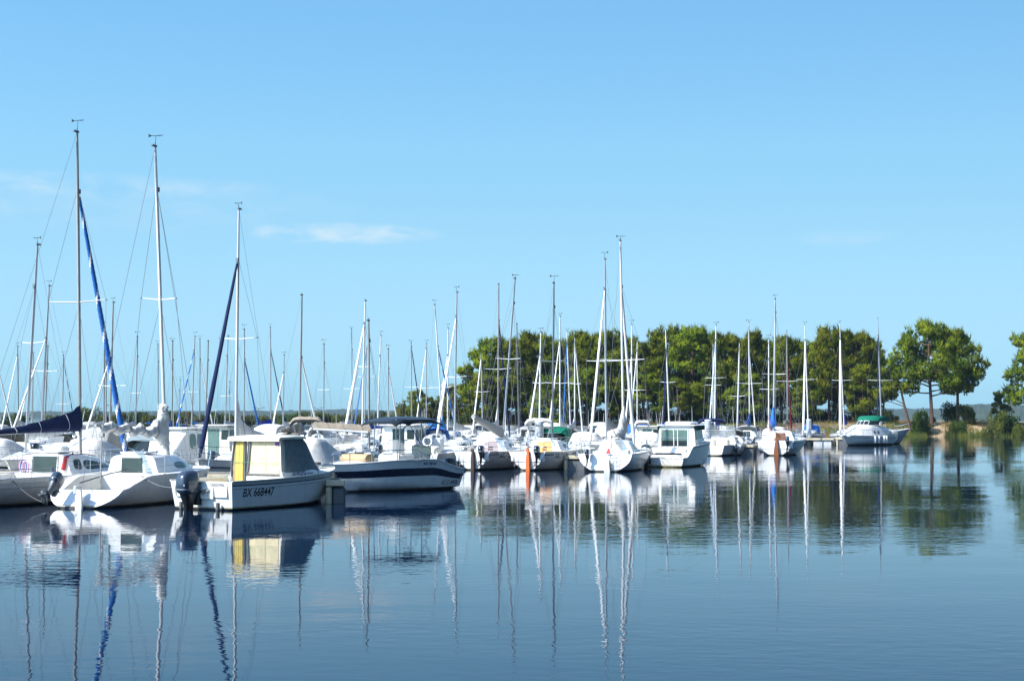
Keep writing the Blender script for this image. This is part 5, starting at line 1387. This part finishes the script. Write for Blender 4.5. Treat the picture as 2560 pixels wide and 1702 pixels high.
# E, F: two sister sailboats with navy lines
def kelt(x, y, px, label, rudm, hatchm, cover, mast_px, D, jib=None, mastc='alu'):
    hd = 23; r = place('sailboat', label, 'sailboat', x, y, hd, ('n', 2), px)
    L, B = 5.6, 2.3; h = Hull(L, B, .82, .98, tb=.74, tm=.42, rb=.45, rs=-.10, keel=.35, n=1.55, qb=.72)
    hull_part(h, r, [('z', .12, gel), ('f', .80, gel), ('f', .86, inkn), ('f', .89, gel), ('f', .92, inkn), ('f', 1, gel)], cockpit=.36, floorz=.40, ns=24, railm=gel2, tn=[anti, anti, scum, gel, gel, gel, gel, gel, gel])
    z = h.zs(.4) + .02
    rf = Roof([(2.0, .80, .60, z - .05, z + .46), (2.5, .80, .60, z - .04, z + .47), (3.4, .70, .50, z - .02, z + .36), (4.1, .48, .32, z, z + .18), (4.7, .26, .14, z, z + .04)], .06, .12)
    rf.build('cabin', r, gel); windows(rf, r, [(2.5, 3.5, .30, .78, .35)], glass, p=2.6)
    p = MB(); p.poly([(-.42, 1.99, z - .35), (.42, 1.99, z - .35), (.32, 1.99, z + .40), (-.32, 1.99, z + .40)], hatchm); p.build('companionway', r)
    p = MB(); p.box((0, 1.97, z + .16), (.22, .02, .03), black); p.box((0, 1.97, z + .05), (.22, .02, .03), black); p.build('louvre', r)
    p = MB(); p.box((0, 2.35, z + .54), (.75, .65, .05), gel, .02); p.build('hatch', r)
    im = loc2(r); (xt, yt), (xb, yb) = mast_px; T = im @ at(xt, yt, D); Fo = im @ at(xb, yb, D); Fo.z = z + .45
    tack = h.pt(.985, h.zs(.985)); tack.x = 0; st = Vector((0, 0, .85))
    mast_parts(r, Fo, T, .058, MM[mastc], [(.50, .62)], (.98, 3.1, h.zs(.55)), tack, st, jib, jibtop=.85)
    pulpit(h, r, hgt=.46)
    rudder(r, -.06, -.35, .95, .30, rudm, x=-.05, th=.05); tiller(r, (-.05, 0, .98), (0, 1.1, 1.05))
    outboard(r, .55, -.30, .78, .66, m=blackg, tilt=R(-6))
    p = MB()
    for xx in (-.62, -.42): p.tube([(xx, -.09, .75), (xx, -.05, .15)], .012, steel, 5)
    for zz in (.25, .45, .65): p.tube([(-.62, -.08, zz), (-.42, -.08, zz)], .012, steel, 5)
    p.build('ladder', r)
    fn = lambda a, b: h.at_y(.80 + a, .56 + b, 1, .008)
    p = MB(); rows = []
    for i in range(13):
        rows.append([h.at_y(.72 + 1.75 * i / 12, zz, 1, .005) for zz in (.52, .66, .80)])
    p.grid(rows, gel); p.build('name_panel', r)
    text_mesh('KELT 5.50', .27, fn, inkn, 'lettering', r, shear=.35, bold=.008, sx=1.05)
    return r, h, Fo, T
r, h, Fo, T = kelt(-1.75, 71.4, 1200, 'white sailboat lettered KELT 5.50 with dark brown rudder and grey boom cover', wooddk, mat('mauve_board', (.36, .29, .30), .6), None, ((1288, 697), (1257, 1104)), 74.5)
g = Fo + Vector((0, -.1, .12)); e = loc2(r) @ at(1183, 1046, 72.0)
b = MB(); b.tube([g, e], .04, alug, 8); bo = b.build('boom', r)
c = MB(); rows = []
for i in range(15):
    k = i / 14; q = g.lerp(e, k); rows.append([q + Vector((.11 * sx, 0, (.46 - .25 * k) * lumpy(i, .04) * sz)) for sx, sz in ((-.4, -.1), (-1, .3), (-.6, .8), (0, 1), (.6, .8), (1, .3), (.4, -.1))])
c.grid(rows, CL['grey'], True); c.poly(rows[0], CL['grey']); c.poly(rows[-1], CL['grey']); c.build('sail_cover', bo, 60)
RE = r
r, h, Fo, T = kelt(.70, 70.9, 1345, 'white sailboat lettered KELT 5.50 with orange rudder and peach hatch board', orange, peach, None, ((1385, 708), (1381, 1096)), 73.8, None, 'dark')
boom_part(r, Fo + Vector((0, -.1, .55)), 1.9, alug, None, rise=.15)
RF = r
# G: round-sterned sailboat with the tall white mast
def boat_g():
    r = place('sailboat', 'white round-sterned sailboat with very tall mast and red tiller, left of the pilothouse boat', 'sailboat', 4.0, 69.3, 15, ('n', 2), 1525)
    L, B = 7.0, 2.50; h = Hull(L, B, .76, .98, tb=.94, tm=.40, rb=.5, rs=.10, keel=.42, n=2.2, qb=.60)
    hull_part(h, r, [('z', .12, gel), ('f', .93, gel), ('f', 1, gelblue)], cockpit=.34, floorz=.42, ns=28, railm=gel, tn=[anti, anti, scum, gel, gel, gel])
    z = h.zs(.4) + .02
    rf = Roof([(2.3, .82, .62, z - .05, z + .50), (3.1, .84, .62, z - .04, z + .50), (4.3, .74, .50, z - .02, z + .38), (5.1, .5, .32, z, z + .2), (5.9, .25, .14, z, z + .04)], .07, .14)
    rf.build('cabin', r, gel); windows(rf, r, [(2.8, 4.2, .30, .74, .4)], glass)
    p = MB(); p.poly([(-.36, 2.29, z - .30), (.36, 2.29, z - .30), (.30, 2.29, z + .42), (-.30, 2.29, z + .42)], gel2); p.build('companionway', r)
    im = loc2(r); D = 72.9; T = im @ at(1551, 602, D); Fo = im @ at(1559, 1098, D); Fo.z = z + .5
    tack = h.pt(.985, h.zs(.985)); tack.x = 0
    mast_parts(r, Fo, T, .075, paintw, [(.40, 1.05)], (1.15, 4.1, h.zs(.55)), tack, Vector((0, 0, .8)), (*JIB['white'], .085, 0), jibtop=.77, sides=10)
    g = Fo + Vector((0, -.1, .25)); e = im @ at(1527, 1090, 70.9)
    b = MB(); b.tube([g, e], .045, alug, 8); bo = b.build('boom', r)
    c = MB(); rows = []
    for i in range(41):
        k = i / 40; q = g.lerp(e, k * .95); hh = .22 + 1.15 * math.exp(-(k / .20) ** 1.3) + .1 * math.sin(i * .7) * k; w = .17 * lumpy(i * .45, .08)
        rows.append([q + Vector((w * sx, 0, hh * sz - .05)) for sx, sz in ((-.4, -.1), (-1, .2), (-.75, .6), (-.2, 1), (.3, .97), (.8, .6), (1, .2), (.4, -.1))])
    rows = crumple(rows, .07, 6.0, 5)
    c.grid(rows, CL['white'], True); c.poly(rows[0], CL['white']); c.poly(rows[-1], CL['white']); c.build('stowed_sail', bo, 70)
    pulpit(h, r, hgt=.5)
    rudder(r, -.02, -.4, .52, .40, gelgrey, th=.06); outboard(r, -.72, -.22, .72, .52, m=blackg)
    p = MB(); p.tube([(.16, .05, .86), (.18, .6, 1.02), (.2, .6, 1.55)], [.02, .015, .012], redst, 6)
    p.add([(.05, -.02, .78), (.29, -.02, .78), (.18, .05, 1.02), (.15, .05, 1.02)], [(0, 1, 2, 3)], redst); p.build('tiller', r)
    p = MB()
    for xx in (.28, .56): p.tube([(xx, -.10, .72), (xx, -.08, .10)], .014, steel, 5)
    for zz in (.2, .4, .6): p.tube([(.28, -.10, zz), (.56, -.10, zz)], .014, steel, 5)
    p.build('ladder', r)
    for sd in (-1, 1):
        p = MB(); p.tube([(sd * .85, 1.2, h.zs(.2)), (sd * .85, 1.2, h.zs(.2) + .15)], [.07, .055], alud, 10); p.build('winch', r)
    return r
RG = boat_g()
# H: pilothouse boat with green curtains
def boat_h():
    r = place('pilothouse_motorboat', 'white pilothouse motorboat with green-glass cabin, big black outboard at its stern', 'motorboat', 7.05, 75.6, 24, ('n', 2), 1690)
    L, B = 6.2, 2.4
    sh = lambda t: .42 + .52 * smooth((t - .05) / .16) + .36 * max(0, t - .2)
    h = Hull(L, B, .8, 1.2, tb=.92, tm=.40, rb=.7, rs=-.05, sec='chine', keel=.3, sheer=sh, chz=.06, chw=.90)
    gg = mat('green_growth_line', (.25, .30, .08), .7)
    hull_part(h, r, [('z', .10, gg), ('f', .90, gel), ('f', .95, greyst), ('f', 1, gel)], cockpit=.40, floorz=.34, ns=28, railm=gel, bottom=slime)
    z = h.zs(.45); y0 = 2.3
    rf = Roof([(y0, .95, .88, z - .25, 1.86), (3.6, .92, .84, z - .1, 1.88), (3.8, .90, .80, z, 1.80), (4.7, .72, .55, z, z + .22), (5.6, .3, .2, z, z + .03)], .07, .08)
    rf.build('cabin', r, gel, 5); windows(rf, r, [(y0 + .18, y0 + .50, .44, .90, 0), (y0 + .62, 3.7, .44, .90, .1)], glassg, p=5)
    p = MB(); p.poly([(-.78, y0 - .012, .95), (.55, y0 - .012, .95), (.55, y0 - .012, 1.74), (-.74, y0 - .012, 1.74)], glassg); p.build('rear_window', r)
    p = MB()
    for xx in (-.80, -.14, .06, .57): p.tube([(xx, y0 - .03, .42), (xx, y0 - .03, 1.78)], .022, gel, 5)
    p.tube([(-.80, y0 - .03, 1.35), (.57, y0 - .03, 1.35)], .014, steel, 5); p.build('door_frame', r)
    p = MB(); p.poly([(-.74, y0 - .016, .95), (.52, y0 - .016, .95), (.52, y0 - .016, 1.22), (-.74, y0 - .016, 1.22)], glass); p.build('dash_panel', r)
    p = MB(); p.box((0, 2.95, 1.95), (1.95, 1.65, .08), gel, .04); p.box((0, 3.05, 2.06), (1.35, 1.2, .16), gel, .07); p.build('roof', r)
    for sd in (-1, 1):
        p = MB(); p.box((sd * .98, 3.0, 1.84), (.05, 1.3, .22), CL['darkgreen'], .02); p.build('rolled_curtain', r)
    p = MB(); p.box((-.1, 1.35, .74), (1.7, .10, .34), gel, .04); p.box((-.1, .8, .50), (1.5, .5, .12), gel, .03); p.build('bench', r)
    p = MB(); p.box((-.1, 1.30, .58), (1.3, .01, .12), glass); p.build('locker', r)
    l = []
    for sd in (1, -1):
        P = [h.pt(t, h.zs(t)) for t in (.30, .5, .68, .86, .98)]; P = [Vector((sd * (q.x - .07), q.y, q.z)) for q in P]
        l.append([P[0]] + [q + Vector((0, 0, .28)) for q in P[1:]])
        for q in P[1:]: l.append([q, q + Vector((0, 0, .28))])
    rails(r, l, name='railing')
    outboard(r, -.60, -.50, .50, 1.15, m=blackg)
    return r
RH = boat_h()
# I: open sport boat with a blue bimini and a big black outboard
r, h = Mo(('n', 3), 1812, 'open', gel, 'none', L=5.6, D=99.5, head=28, seed=21, desc=None, eng=False)
r['label'] = 'open sport boat with windscreen, large black outboard beside the steel pile marked D'; r['category'] = 'motorboat'
outboard(r, -.45, -.5, .70, 1.15, m=blackg)
mb = MB(); mb.grid([[(-.8 + .2 * i, 3.0 - .1 * abs(i - 4) ** 1.5 * .4, 1.1 + .02) for i in range(9)], [(-.75 + .19 * i, 2.7 - .1 * abs(i - 4) ** 1.5 * .4, 1.85) for i in range(9)]], glassc); mb.build('windscreen', r)
RI = r
# J: sailboat with wooden rudder and bright blue cover
def boat_j():
    r = place('sailboat', 'white sailboat with brown wooden rudder and bright blue cover bundled upright at the mast', 'sailboat', 16.05, 97.6, 17, ('n', 3), 1932)
    L, B = 6.8, 2.75; h = Hull(L, B, .92, 1.08, tb=.80, tm=.42, rb=.5, rs=-.10, keel=.4, n=1.7, qb=.66)
    hull_part(h, r, [('z', .12, gel), ('f', .78, gel), ('f', .88, bluest), ('f', 1, gel)], cockpit=.34, floorz=.45, ns=24, railm=alu, tn=[anti, anti, scum, gel, gel, gel, gel])
    z = h.zs(.4) + .02
    rf = Roof([(2.3, .85, .66, z - .05, z + .50), (3.1, .86, .66, z - .04, z + .50), (4.1, .76, .52, z - .02, z + .38), (4.9, .5, .32, z, z + .2), (5.6, .25, .14, z, z + .04)], .07, .1)
    rf.build('cabin', r, gel); windows(rf, r, [(2.7, 4.1, .30, .74, .3)], glass)
    p = MB(); p.poly([(-.36, 2.28, z - .30), (.36, 2.28, z - .30), (.30, 2.28, z + .42), (-.30, 2.28, z + .42)], wood); p.build('companionway', r)
    im = loc2(r); D = 101.3; T = im @ at(1938, 748, D); Fo = im @ at(1934, 1075, D); Fo.z = z + .5
    tack = h.pt(.985, h.zs(.985)); tack.x = 0
    mast_parts(r, Fo, T, .085, alu, [(.43, .75)], (1.2, 4.0, h.zs(.55)), tack, Vector((0, 0, .95)), None, jibtop=.9, sides=10, wirer=.007)
    p = MB(); rows = []
    for i in range(15):
        k = i / 14; w = (.10 + .38 * k ** 1.3) * (1 - .45 * smooth((k - .86) / .14)) * lumpy(i, .05); q = Vector((Fo.x, Fo.y - .05 - .32 * k, Fo.z + 1.52 - 1.25 * k))
        rows.append([q + Vector((w * .62 * math.cos(a / 10 * 6.283), w * math.sin(a / 10 * 6.283), 0)) for a in range(10)])
    p.grid(rows, CL['blue'], True); p.poly(rows[0], CL['blue']); p.poly(rows[-1], CL['blue']); p.build('sail_cover', r, 70)
    boom_part(r, Fo + Vector((0, -.1, .35)), 2.0, alug, None, rise=.1)
    pulpit(h, r, hgt=.5); outboard(r, .75, -.3, .85, .68, m=engb)
    rudder(r, -.02, -.3, .98, .42, wood, x=-.1, th=.05, name='rudder'); tiller(r, (-.1, -.05, 1.0), (0, 1.1, 1.1))
    p = MB()
    for sd in (-.28, -.20): p.tube([(sd, .4, 1.0), (Fo.x + sd, Fo.y - .4, Fo.z + .9)], .012, redst, 5)
    p.build('mainsheet', r)
    return r
RJ = boat_j()
# K: the cruiser with the green canopy
def boat_k():
    hd = 216.5; r = place('cabin_cruiser', 'white cabin cruiser with bright green canopy and hanging fenders, bow towards the jetty', 'motorboat', 31.2, 135.8, hd, ('n', 4), 2175)
    L, B = 7.4, 2.9; h = Hull(L, B, .70, .86, tb=.90, tm=.40, rb=1.0, rs=-.2, sec='chine', keel=.35, chz=.12, chw=.86, dip=.0)
    hull_part(h, r, [('z', .14, navy), ('f', .74, gel), ('f', .80, gelgrey), ('f', 1, gel)], cockpit=.36, floorz=.5, ns=26, railm=gel, bottom=anti)
    z = h.zs(.5)
    rf = Roof([(1.0, 1.34, 1.16, z - .05, z + .72), (3.9, 1.28, .98, z - .03, z + .86), (5.6, .95, .55, z, z + .62), (7.1, .36, .15, z, z + .16)], .12, .22)
    rf.build('cabin', r, gel, 8); windows(rf, r, [(2.9, 3.25, .25, .55, 0), (3.6, 3.95, .25, .55, 0)], glass, p=2.5)
    r1, r2 = [], []
    for i in range(13):
        a = -1 + i / 6; r1.append((1.05 * a, 3.95 - 1.4 * abs(a) ** 2.6, z + .88)); r2.append((.96 * a, 3.40 - 1.1 * abs(a) ** 2.6, z + 1.26))
    mb = MB(); mb.grid([r1, r2], glass); mb.build('windscreen', r)
    fr = MB(); fr.tube(r2, .03, gel, 5); fr.tube(r1, .03, gel, 5)
    for i in (0, 3, 5, 7, 9, 12): fr.tube([r1[i], r2[i]], .022, gel, 5)
    fr.build('windscreen_frame', r)
    rows = []
    for yy, zz, k in ((3.45, .90, .98), (3.0, 1.22, 1.0), (2.6, 1.30, 1.03), (1.4, 1.32, 1.06), (.6, 1.26, 1.06), (.45, .90, 1.06)):
        rows.append([Vector((1.0 * k * sx, yy - .95 * abs(sx) ** 3 * max(0, yy - .6) / 2.8, z + 1.22 + (zz - .86) * sz)) for sx, sz in ((-1.0, 0), (-1.0, .5), (-.95, .85), (-.6, 1), (0, 1.05), (.6, 1), (.95, .85), (1.0, .5), (1.0, 0))])
    mb = MB(); mb.grid(rows, CL['green']); mb.build('canopy', r, 60)
    P = [h.pt(t, h.zs(t)) for t in (.45, .62, .78, .92, .99)]
    l = []
    for sd in (1, -1):
        Q = [Vector((sd * (q.x - .06), q.y, q.z)) for q in P]; l.append([Q[0]] + [q + Vector((0, 0, .5)) for q in Q[1:]])
        for q in Q[1:]: l.append([q, q + Vector((0, 0, .5))])
    rails(r, l, r=.016, name='bow_rail')
    return r, h
RK, HK = boat_k()
# L: the grey blue boat with the raised bow, behind the cruiser
def boat_l():
    r = place('motor_sailer', 'grey white boat with upswept bow and bow rail, half hidden behind the green-topped cruiser', 'boat', 29.3, 140.5, 86, None, 2255)
    L, B = 5.7, 2.2; sh = lambda t: .95 + .10 * t + .42 * max(0, t - .55) ** 1.5 * 2
    h = Hull(L, B, 1, 1.3, tb=.8, tm=.4, rb=.9, keel=.35, sheer=sh)
    hull_part(h, r, [('z', .14, gelgrey), ('f', .95, gelgrey), ('f', 1, gel)], cockpit=.35, ns=24, railm=gel, bottom=anti)
    z = h.zs(.5)
    rf = Roof([(2.0, .75, .62, z - .05, z + .42), (3.2, .7, .55, z, z + .40), (4.2, .4, .25, z, z + .1)], .06); rf.build('cabin', r, gel); windows(rf, r, [(2.3, 3.1, .35, .75, .2)], glass)
    rails(r, [[(.55, 4.4, z + .15), (.5, 4.5, z + .5), (0, 5.75, z + .75)], [(-.55, 4.4, z + .15), (-.5, 4.5, z + .5), (0, 5.75, z + .75)]], r=.02, name='bow_rail')
    fr = MB(); fr.tube([(.7, 1.6, z), (.7, 1.7, z + .55), (-.7, 1.7, z + .55), (-.7, 1.6, z)], .03, gel, 6); fr.tube([(.7, 2.2, z), (.7, 1.7, z + .55)], .03, gel, 6); fr.build('frame_arch', r)
    return r
RL = boat_l()

# small fittings that belong to other boats
for b in BOATS:
    if b[3] == 'open white motorboat with ring lifebuoy':
        mb = MB(); mb.tube([(.3 + .21 * math.cos(a / 16 * 6.283), .35, 1.2 + .21 * math.sin(a / 16 * 6.283)) for a in range(17)], .05, gel, 8, cap=False)
        rb = mb.build('lifebuoy', None, 60); rb.matrix_world = wmat(b[0]); tag(rb, 'white ring lifebuoy on the rail of the open boat left of the lettered sailboats', 'lifebuoy')

# fenders
fw = wmat(RK); fi = 0
for t, nm in ((.30, 'white fender nearest the stern of the green-topped cruiser'), (.37, 'second white fender from the stern of the green-topped cruiser'), (.50, 'third white fender from the stern of the green-topped cruiser'), (.59, 'white fender nearest the bow of the green-topped cruiser')):
    q = HK.at_y(7.4 * t, .6, -1, .12); q.z = .46
    fender(fw, q, nm, s=1.05, rope=.3)
fender(wmat(RI), Vector((1.08, 3.6, .55)), 'white fender hanging at the side of the open sport boat', s=1.0, tilt=R(14))
fender(wmat(RF), Vector((1.18, 3.0, .55)), 'white fender on the side of the sailboat with orange rudder', s=.8)
fender(wmat(RB), Vector((-1.3, 2.2, .55)), 'pale fender between the two sailboats at far left', s=.9)

# ------------------------------------------------------------------ jetties, piles, lamps
def v_axis(): return Vector((math.cos(R(HEAD)), -math.sin(R(HEAD)), 0))
def jetty(A, px_left, px_right, label, w=2.0):
    hd = HEAD; n = uv(hd); v = v_axis()
    def on(px):
        k = (px - 1280) / F; Y = A / (math.cos(R(hd)) + math.sin(R(hd)) * k); return Vector((k * Y, Y, 0))
    a, b = on(px_left), on(px_right); Ln = (b - a).length
    t = thing('jetty', label, 'jetty', b, -R(hd), 'floating jetties')
    mb = MB(); k = int(Ln / .30)
    for i in range(k): mb.box((-.15 - i * .30, 0, .56 + .004 * ((i * 7) % 3)), (.28, w, .045), planks, .004)
    mb.build('deck', t)
    mb = MB()
    for s in (-1, 1): mb.box((-Ln / 2, s * (w / 2 + .03), .50), (Ln, .06, .16), floatm, .01)
    mb.box((.03, 0, .50), (.06, w + .1, .16), floatm, .01); mb.build('fascia', t)
    i = 0.9
    while i < min(Ln, 60):
        mb = MB(); mb.box((-i, 0, .10), (1.5, w * .92, .62), floatm if int(i) % 2 else gelgrey, .05); mb.build('float', t); i += 3.2
    return t
jetty(46.4, -300, 800, 'floating jetty nearest the camera, behind the first row of boats at left')
jetty(75.6, -300, 1580, 'second floating jetty, behind the two lettered sailboats')
jetty(105.2, -200, 2000, 'third floating jetty, reaching the sailboat with the blue upright cover')
jetty(135.2, -100, 2085, 'fourth and farthest floating jetty, ending at the green-topped cruiser')
def finger(px, D, L, label, w=.75, hd=HEAD):
    o = Vector((gx(px, D), D, 0)); t = thing('finger_pontoon', label, 'pontoon', o, -R(hd), 'finger pontoons between boats')
    mb = MB()
    for i in range(int(L / .25)): mb.box((0, .12 + i * .25, .60), (w, .235, .04), planks, .004)
    mb.build('deck', t)
    mb = MB(); mb.box((0, -.03, .56), (w + .12, .07, .17), floatm, .02)
    for s in (-1, 1): mb.box((s * (w / 2 + .03), L / 2, .55), (.06, L, .14), floatm, .01)
    mb.build('fascia', t)
    mb = MB(); mb.box((.10, .62, .13), (w * .95, 1.15, .66), rubber, .06); mb.build('float', t)
    mb = MB(); mb.box((-w * .42, .2, .22), (.16, .5, .5), floatm, .04); mb.build('float_bracket', t)
    return t
finger(839, 44.2, 2.0, 'finger pontoon with dark float end, between the BX 668447 boat and the navy-banded boat', hd=-9, w=.40)
finger(1434, 72.0, 3.8, 'finger pontoon between the orange-ruddered sailboat and the round-sterned sailboat', w=.9)
finger(1862, 99.0, 4.5, 'finger pontoon between the open sport boat and the wooden-ruddered sailboat', w=.95)
finger(2105, 131.0, 3.5, 'finger pontoon just left of the green-topped cruiser', w=.95)
def pile(px, ytop, D, rad, letter, label, cap=False):
    top = at(px, ytop, D); t = thing('mooring_pile', label, 'pile', (top.x, D, 0), 0, 'steel mooring piles')
    mb = MB(); mb.tube([(0, 0, -1.5), (0, 0, top.z - .03)], rad, zinc, 24); mb.build('shaft', t)
    mb = MB(); mb.tube([(0, 0, top.z - .03), (0, 0, top.z), (0, 0, top.z + .04)], [rad * 1.03, rad * 1.03, rad * .8], gel, 24); mb.build('cap', t)
    mb = MB(); mb.tube([(0, 0, .50), (0, 0, .62)], rad * 1.18, rubber, 20); mb.build('collar', t)
    if letter:
        text_mesh(letter, .34, lambda a, b: Vector(((rad + .006) * math.sin((a - .11) / rad - .15), -(rad + .006) * math.cos((a - .11) / rad - .15), top.z - .75 + b)), inkb, 'lettering', t)
    return t
pile(1348, 1053, 78.0, .215, 'C', 'steel pile marked C, behind the sailboat with orange rudder')
pile(1770, 1050, 103.0, .215, 'D', 'steel pile marked D, under the dark blue bimini')
pile(2022, 1049, 133.6, .215, None, 'bare steel pile without letter on the farthest jetty')
def canvas_top(px0, px1, yt, D, m, label, name='rolled_bimini'):
    a, b = at(px0, yt, D), at(px1, yt, D); t = thing(name, label, 'canopy', (a.x, D, 0))
    w = b.x - a.x; mb = MB(); rows = []
    for i in range(13):
        k = i / 12; z = a.z - .10 - .22 * (abs(2 * k - 1) ** 6); r_ = .12 * (1 + .1 * math.sin(i * 2))
        rows.append([Vector((w * k, r_ * 2.2 * math.cos(q / 8 * 6.283), z + r_ * math.sin(q / 8 * 6.283))) for q in range(8)])
    mb.grid(rows, m, True); mb.poly(rows[0], m); mb.poly(rows[-1], m); mb.build('canvas', t, 60)
    rails(t, [[(.1, 0, a.z - .25), (.3, 0, 1.4), (.35, .1, .62)], [(w - .1, 0, a.z - .25), (w - .3, 0, 1.4), (w - .35, .1, .62)]], r=.02, name='frame')
    return t
canvas_top(1312, 1384, 1046, 80.5, CL['white'], 'white rolled bimini on bent poles beside the pile marked C')
canvas_top(1744, 1812, 1046, 104.0, CL['navy'], 'dark blue rolled bimini beside the pile marked D')
canvas_top(726, 808, 1042, 66, CL['tan'], 'tan rolled bimini above the white covered motorboats', )
canvas_top(1586, 1626, 1051, 86, CL['white'], 'short white rolled bimini left of the pilothouse boat with green glass')
def lamp(px, ytop, D, label):
    top = at(px, ytop, D); z0 = land_z(top.x, D); t = thing('street_lamp', label, 'street lamp', (top.x, D, z0), 0, 'twin-headed lamps on the far shore')
    H = top.z - z0; mb = MB(); mb.tube([(0, 0, -.3), (0, 0, H)], [.09, .05], alud, 8); mb.build('post', t)
    for s in (-1, 1):
        mb = MB(); mb.tube([(0, 0, H - .1), (s * .45, 0, H + .05)], .03, alud, 6); mb.box((s * .6, 0, H + .08), (.5, .25, .10), alud, .03); mb.build('lamp_head', t)
lamp(647, 1020, 226, 'twin-headed lamp post right of the blue-jibbed sailboat mast'); lamp(794, 1020, 226, 'twin-headed lamp post right of the tan bimini'); lamp(279, 1014, 226, 'twin-headed lamp post behind the striped jib at left')

# mooring ropes
def wpt(r, p): return wmat(r) @ Vector(p)
rope(wpt(RA, (1.0, .3, .78)), wpt(RB, (-.9, .1, .12)), 'dark rope from the stern of the leftmost sailboat down to the water', .12)
rope(wpt(RB, (1.0, 1.6, .80)), wpt(RC, (-1.0, .2, .55)), 'dark rope between the scooped-stern sailboat and the small cabin boat', .12, r=.018)
rope(wpt(RE, (1.0, .2, .85)), wpt(RE, (1.6, 1.6, .1)), 'thin rope at the stern of the sailboat with the dark rudder', .03)
rope(wpt(RG, (-1.1, .3, .8)), (gx(1434, 72.4), 72.4, .65), 'rope from the round-sterned sailboat to the finger pontoon at its left', .06)
rope(wpt(RD, (0, 4.8, .95)), (gx(812, 47), 47.2, .6), 'rope from the bow of the navy-banded boat to the jetty', .06)

# ------------------------------------------------------------------ labels of the boats in the rows
names = {1: 'nearest', 2: 'second', 3: 'third', 4: 'farthest'}
for row in {b[1] for b in BOATS if b[1]}:
    L_ = sorted([b for b in BOATS if b[1] == row], key=lambda b: b[2])
    for i, b in enumerate(L_):
        if b[3]:
            b[0]['label'] = f"{b[3]}, {ordinal(i)} from left, {'near' if row[0] == 'n' else 'far'} side of {names[row[1]]} jetty"
            b[0]['category'] = b[4]
        b[0]['group'] = 'sailboats moored in the marina' if 'sail' in (b[4] or '') else 'motorboats moored in the marina'

# fenders on a number of the moored boats
frnd = random.Random(4)
for row in sorted({b[1] for b in BOATS if b[1]}):
    if row[1] > 3: continue
    L_ = sorted([b for b in BOATS if b[1] == row], key=lambda b: b[2])
    for i, b in enumerate(L_):
        if b[3] and frnd.random() < .5:
            w = max((o.dimensions.x for o in b[0].children if o.name.startswith('hull')), default=2.1) / 2
            sd = 1 if row[0] == 'n' else -1
            fender(wmat(b[0]), Vector((sd * (w + .09), frnd.uniform(1.2, 2.6), .48)), f"fender on the {ordinal(i)} boat from left, {'near' if row[0] == 'n' else 'far'} side of {names[row[1]]} jetty", m=frnd.choice([gel, gel, navy, gelgrey]), s=frnd.uniform(.75, .95), tilt=frnd.uniform(-.15, .15), rope=.3)

# ------------------------------------------------------------------ air between us and the far hills
def haze(density=0.00010):
    m = bpy.data.materials.new('haze'); m.use_nodes = True; t = m.node_tree; t.nodes.clear()
    v = t.nodes.new('ShaderNodeVolumePrincipled'); o = t.nodes.new('ShaderNodeOutputMaterial'); t.links.new(v.outputs[0], o.inputs['Volume'])
    v.inputs['Color'].default_value = (.5, .76, 1, 1); v.inputs['Density'].default_value = density; v.inputs['Anisotropy'].default_value = 0.0
    mb = MB(); mb.box((0, 1660, 32), (5600, 3700, 78), m); o = mb.build('haze', angle=180); tag(o, kind='stuff')
    SC.cycles.volume_step_rate = 10
HAZE = True
if HAZE: haze()
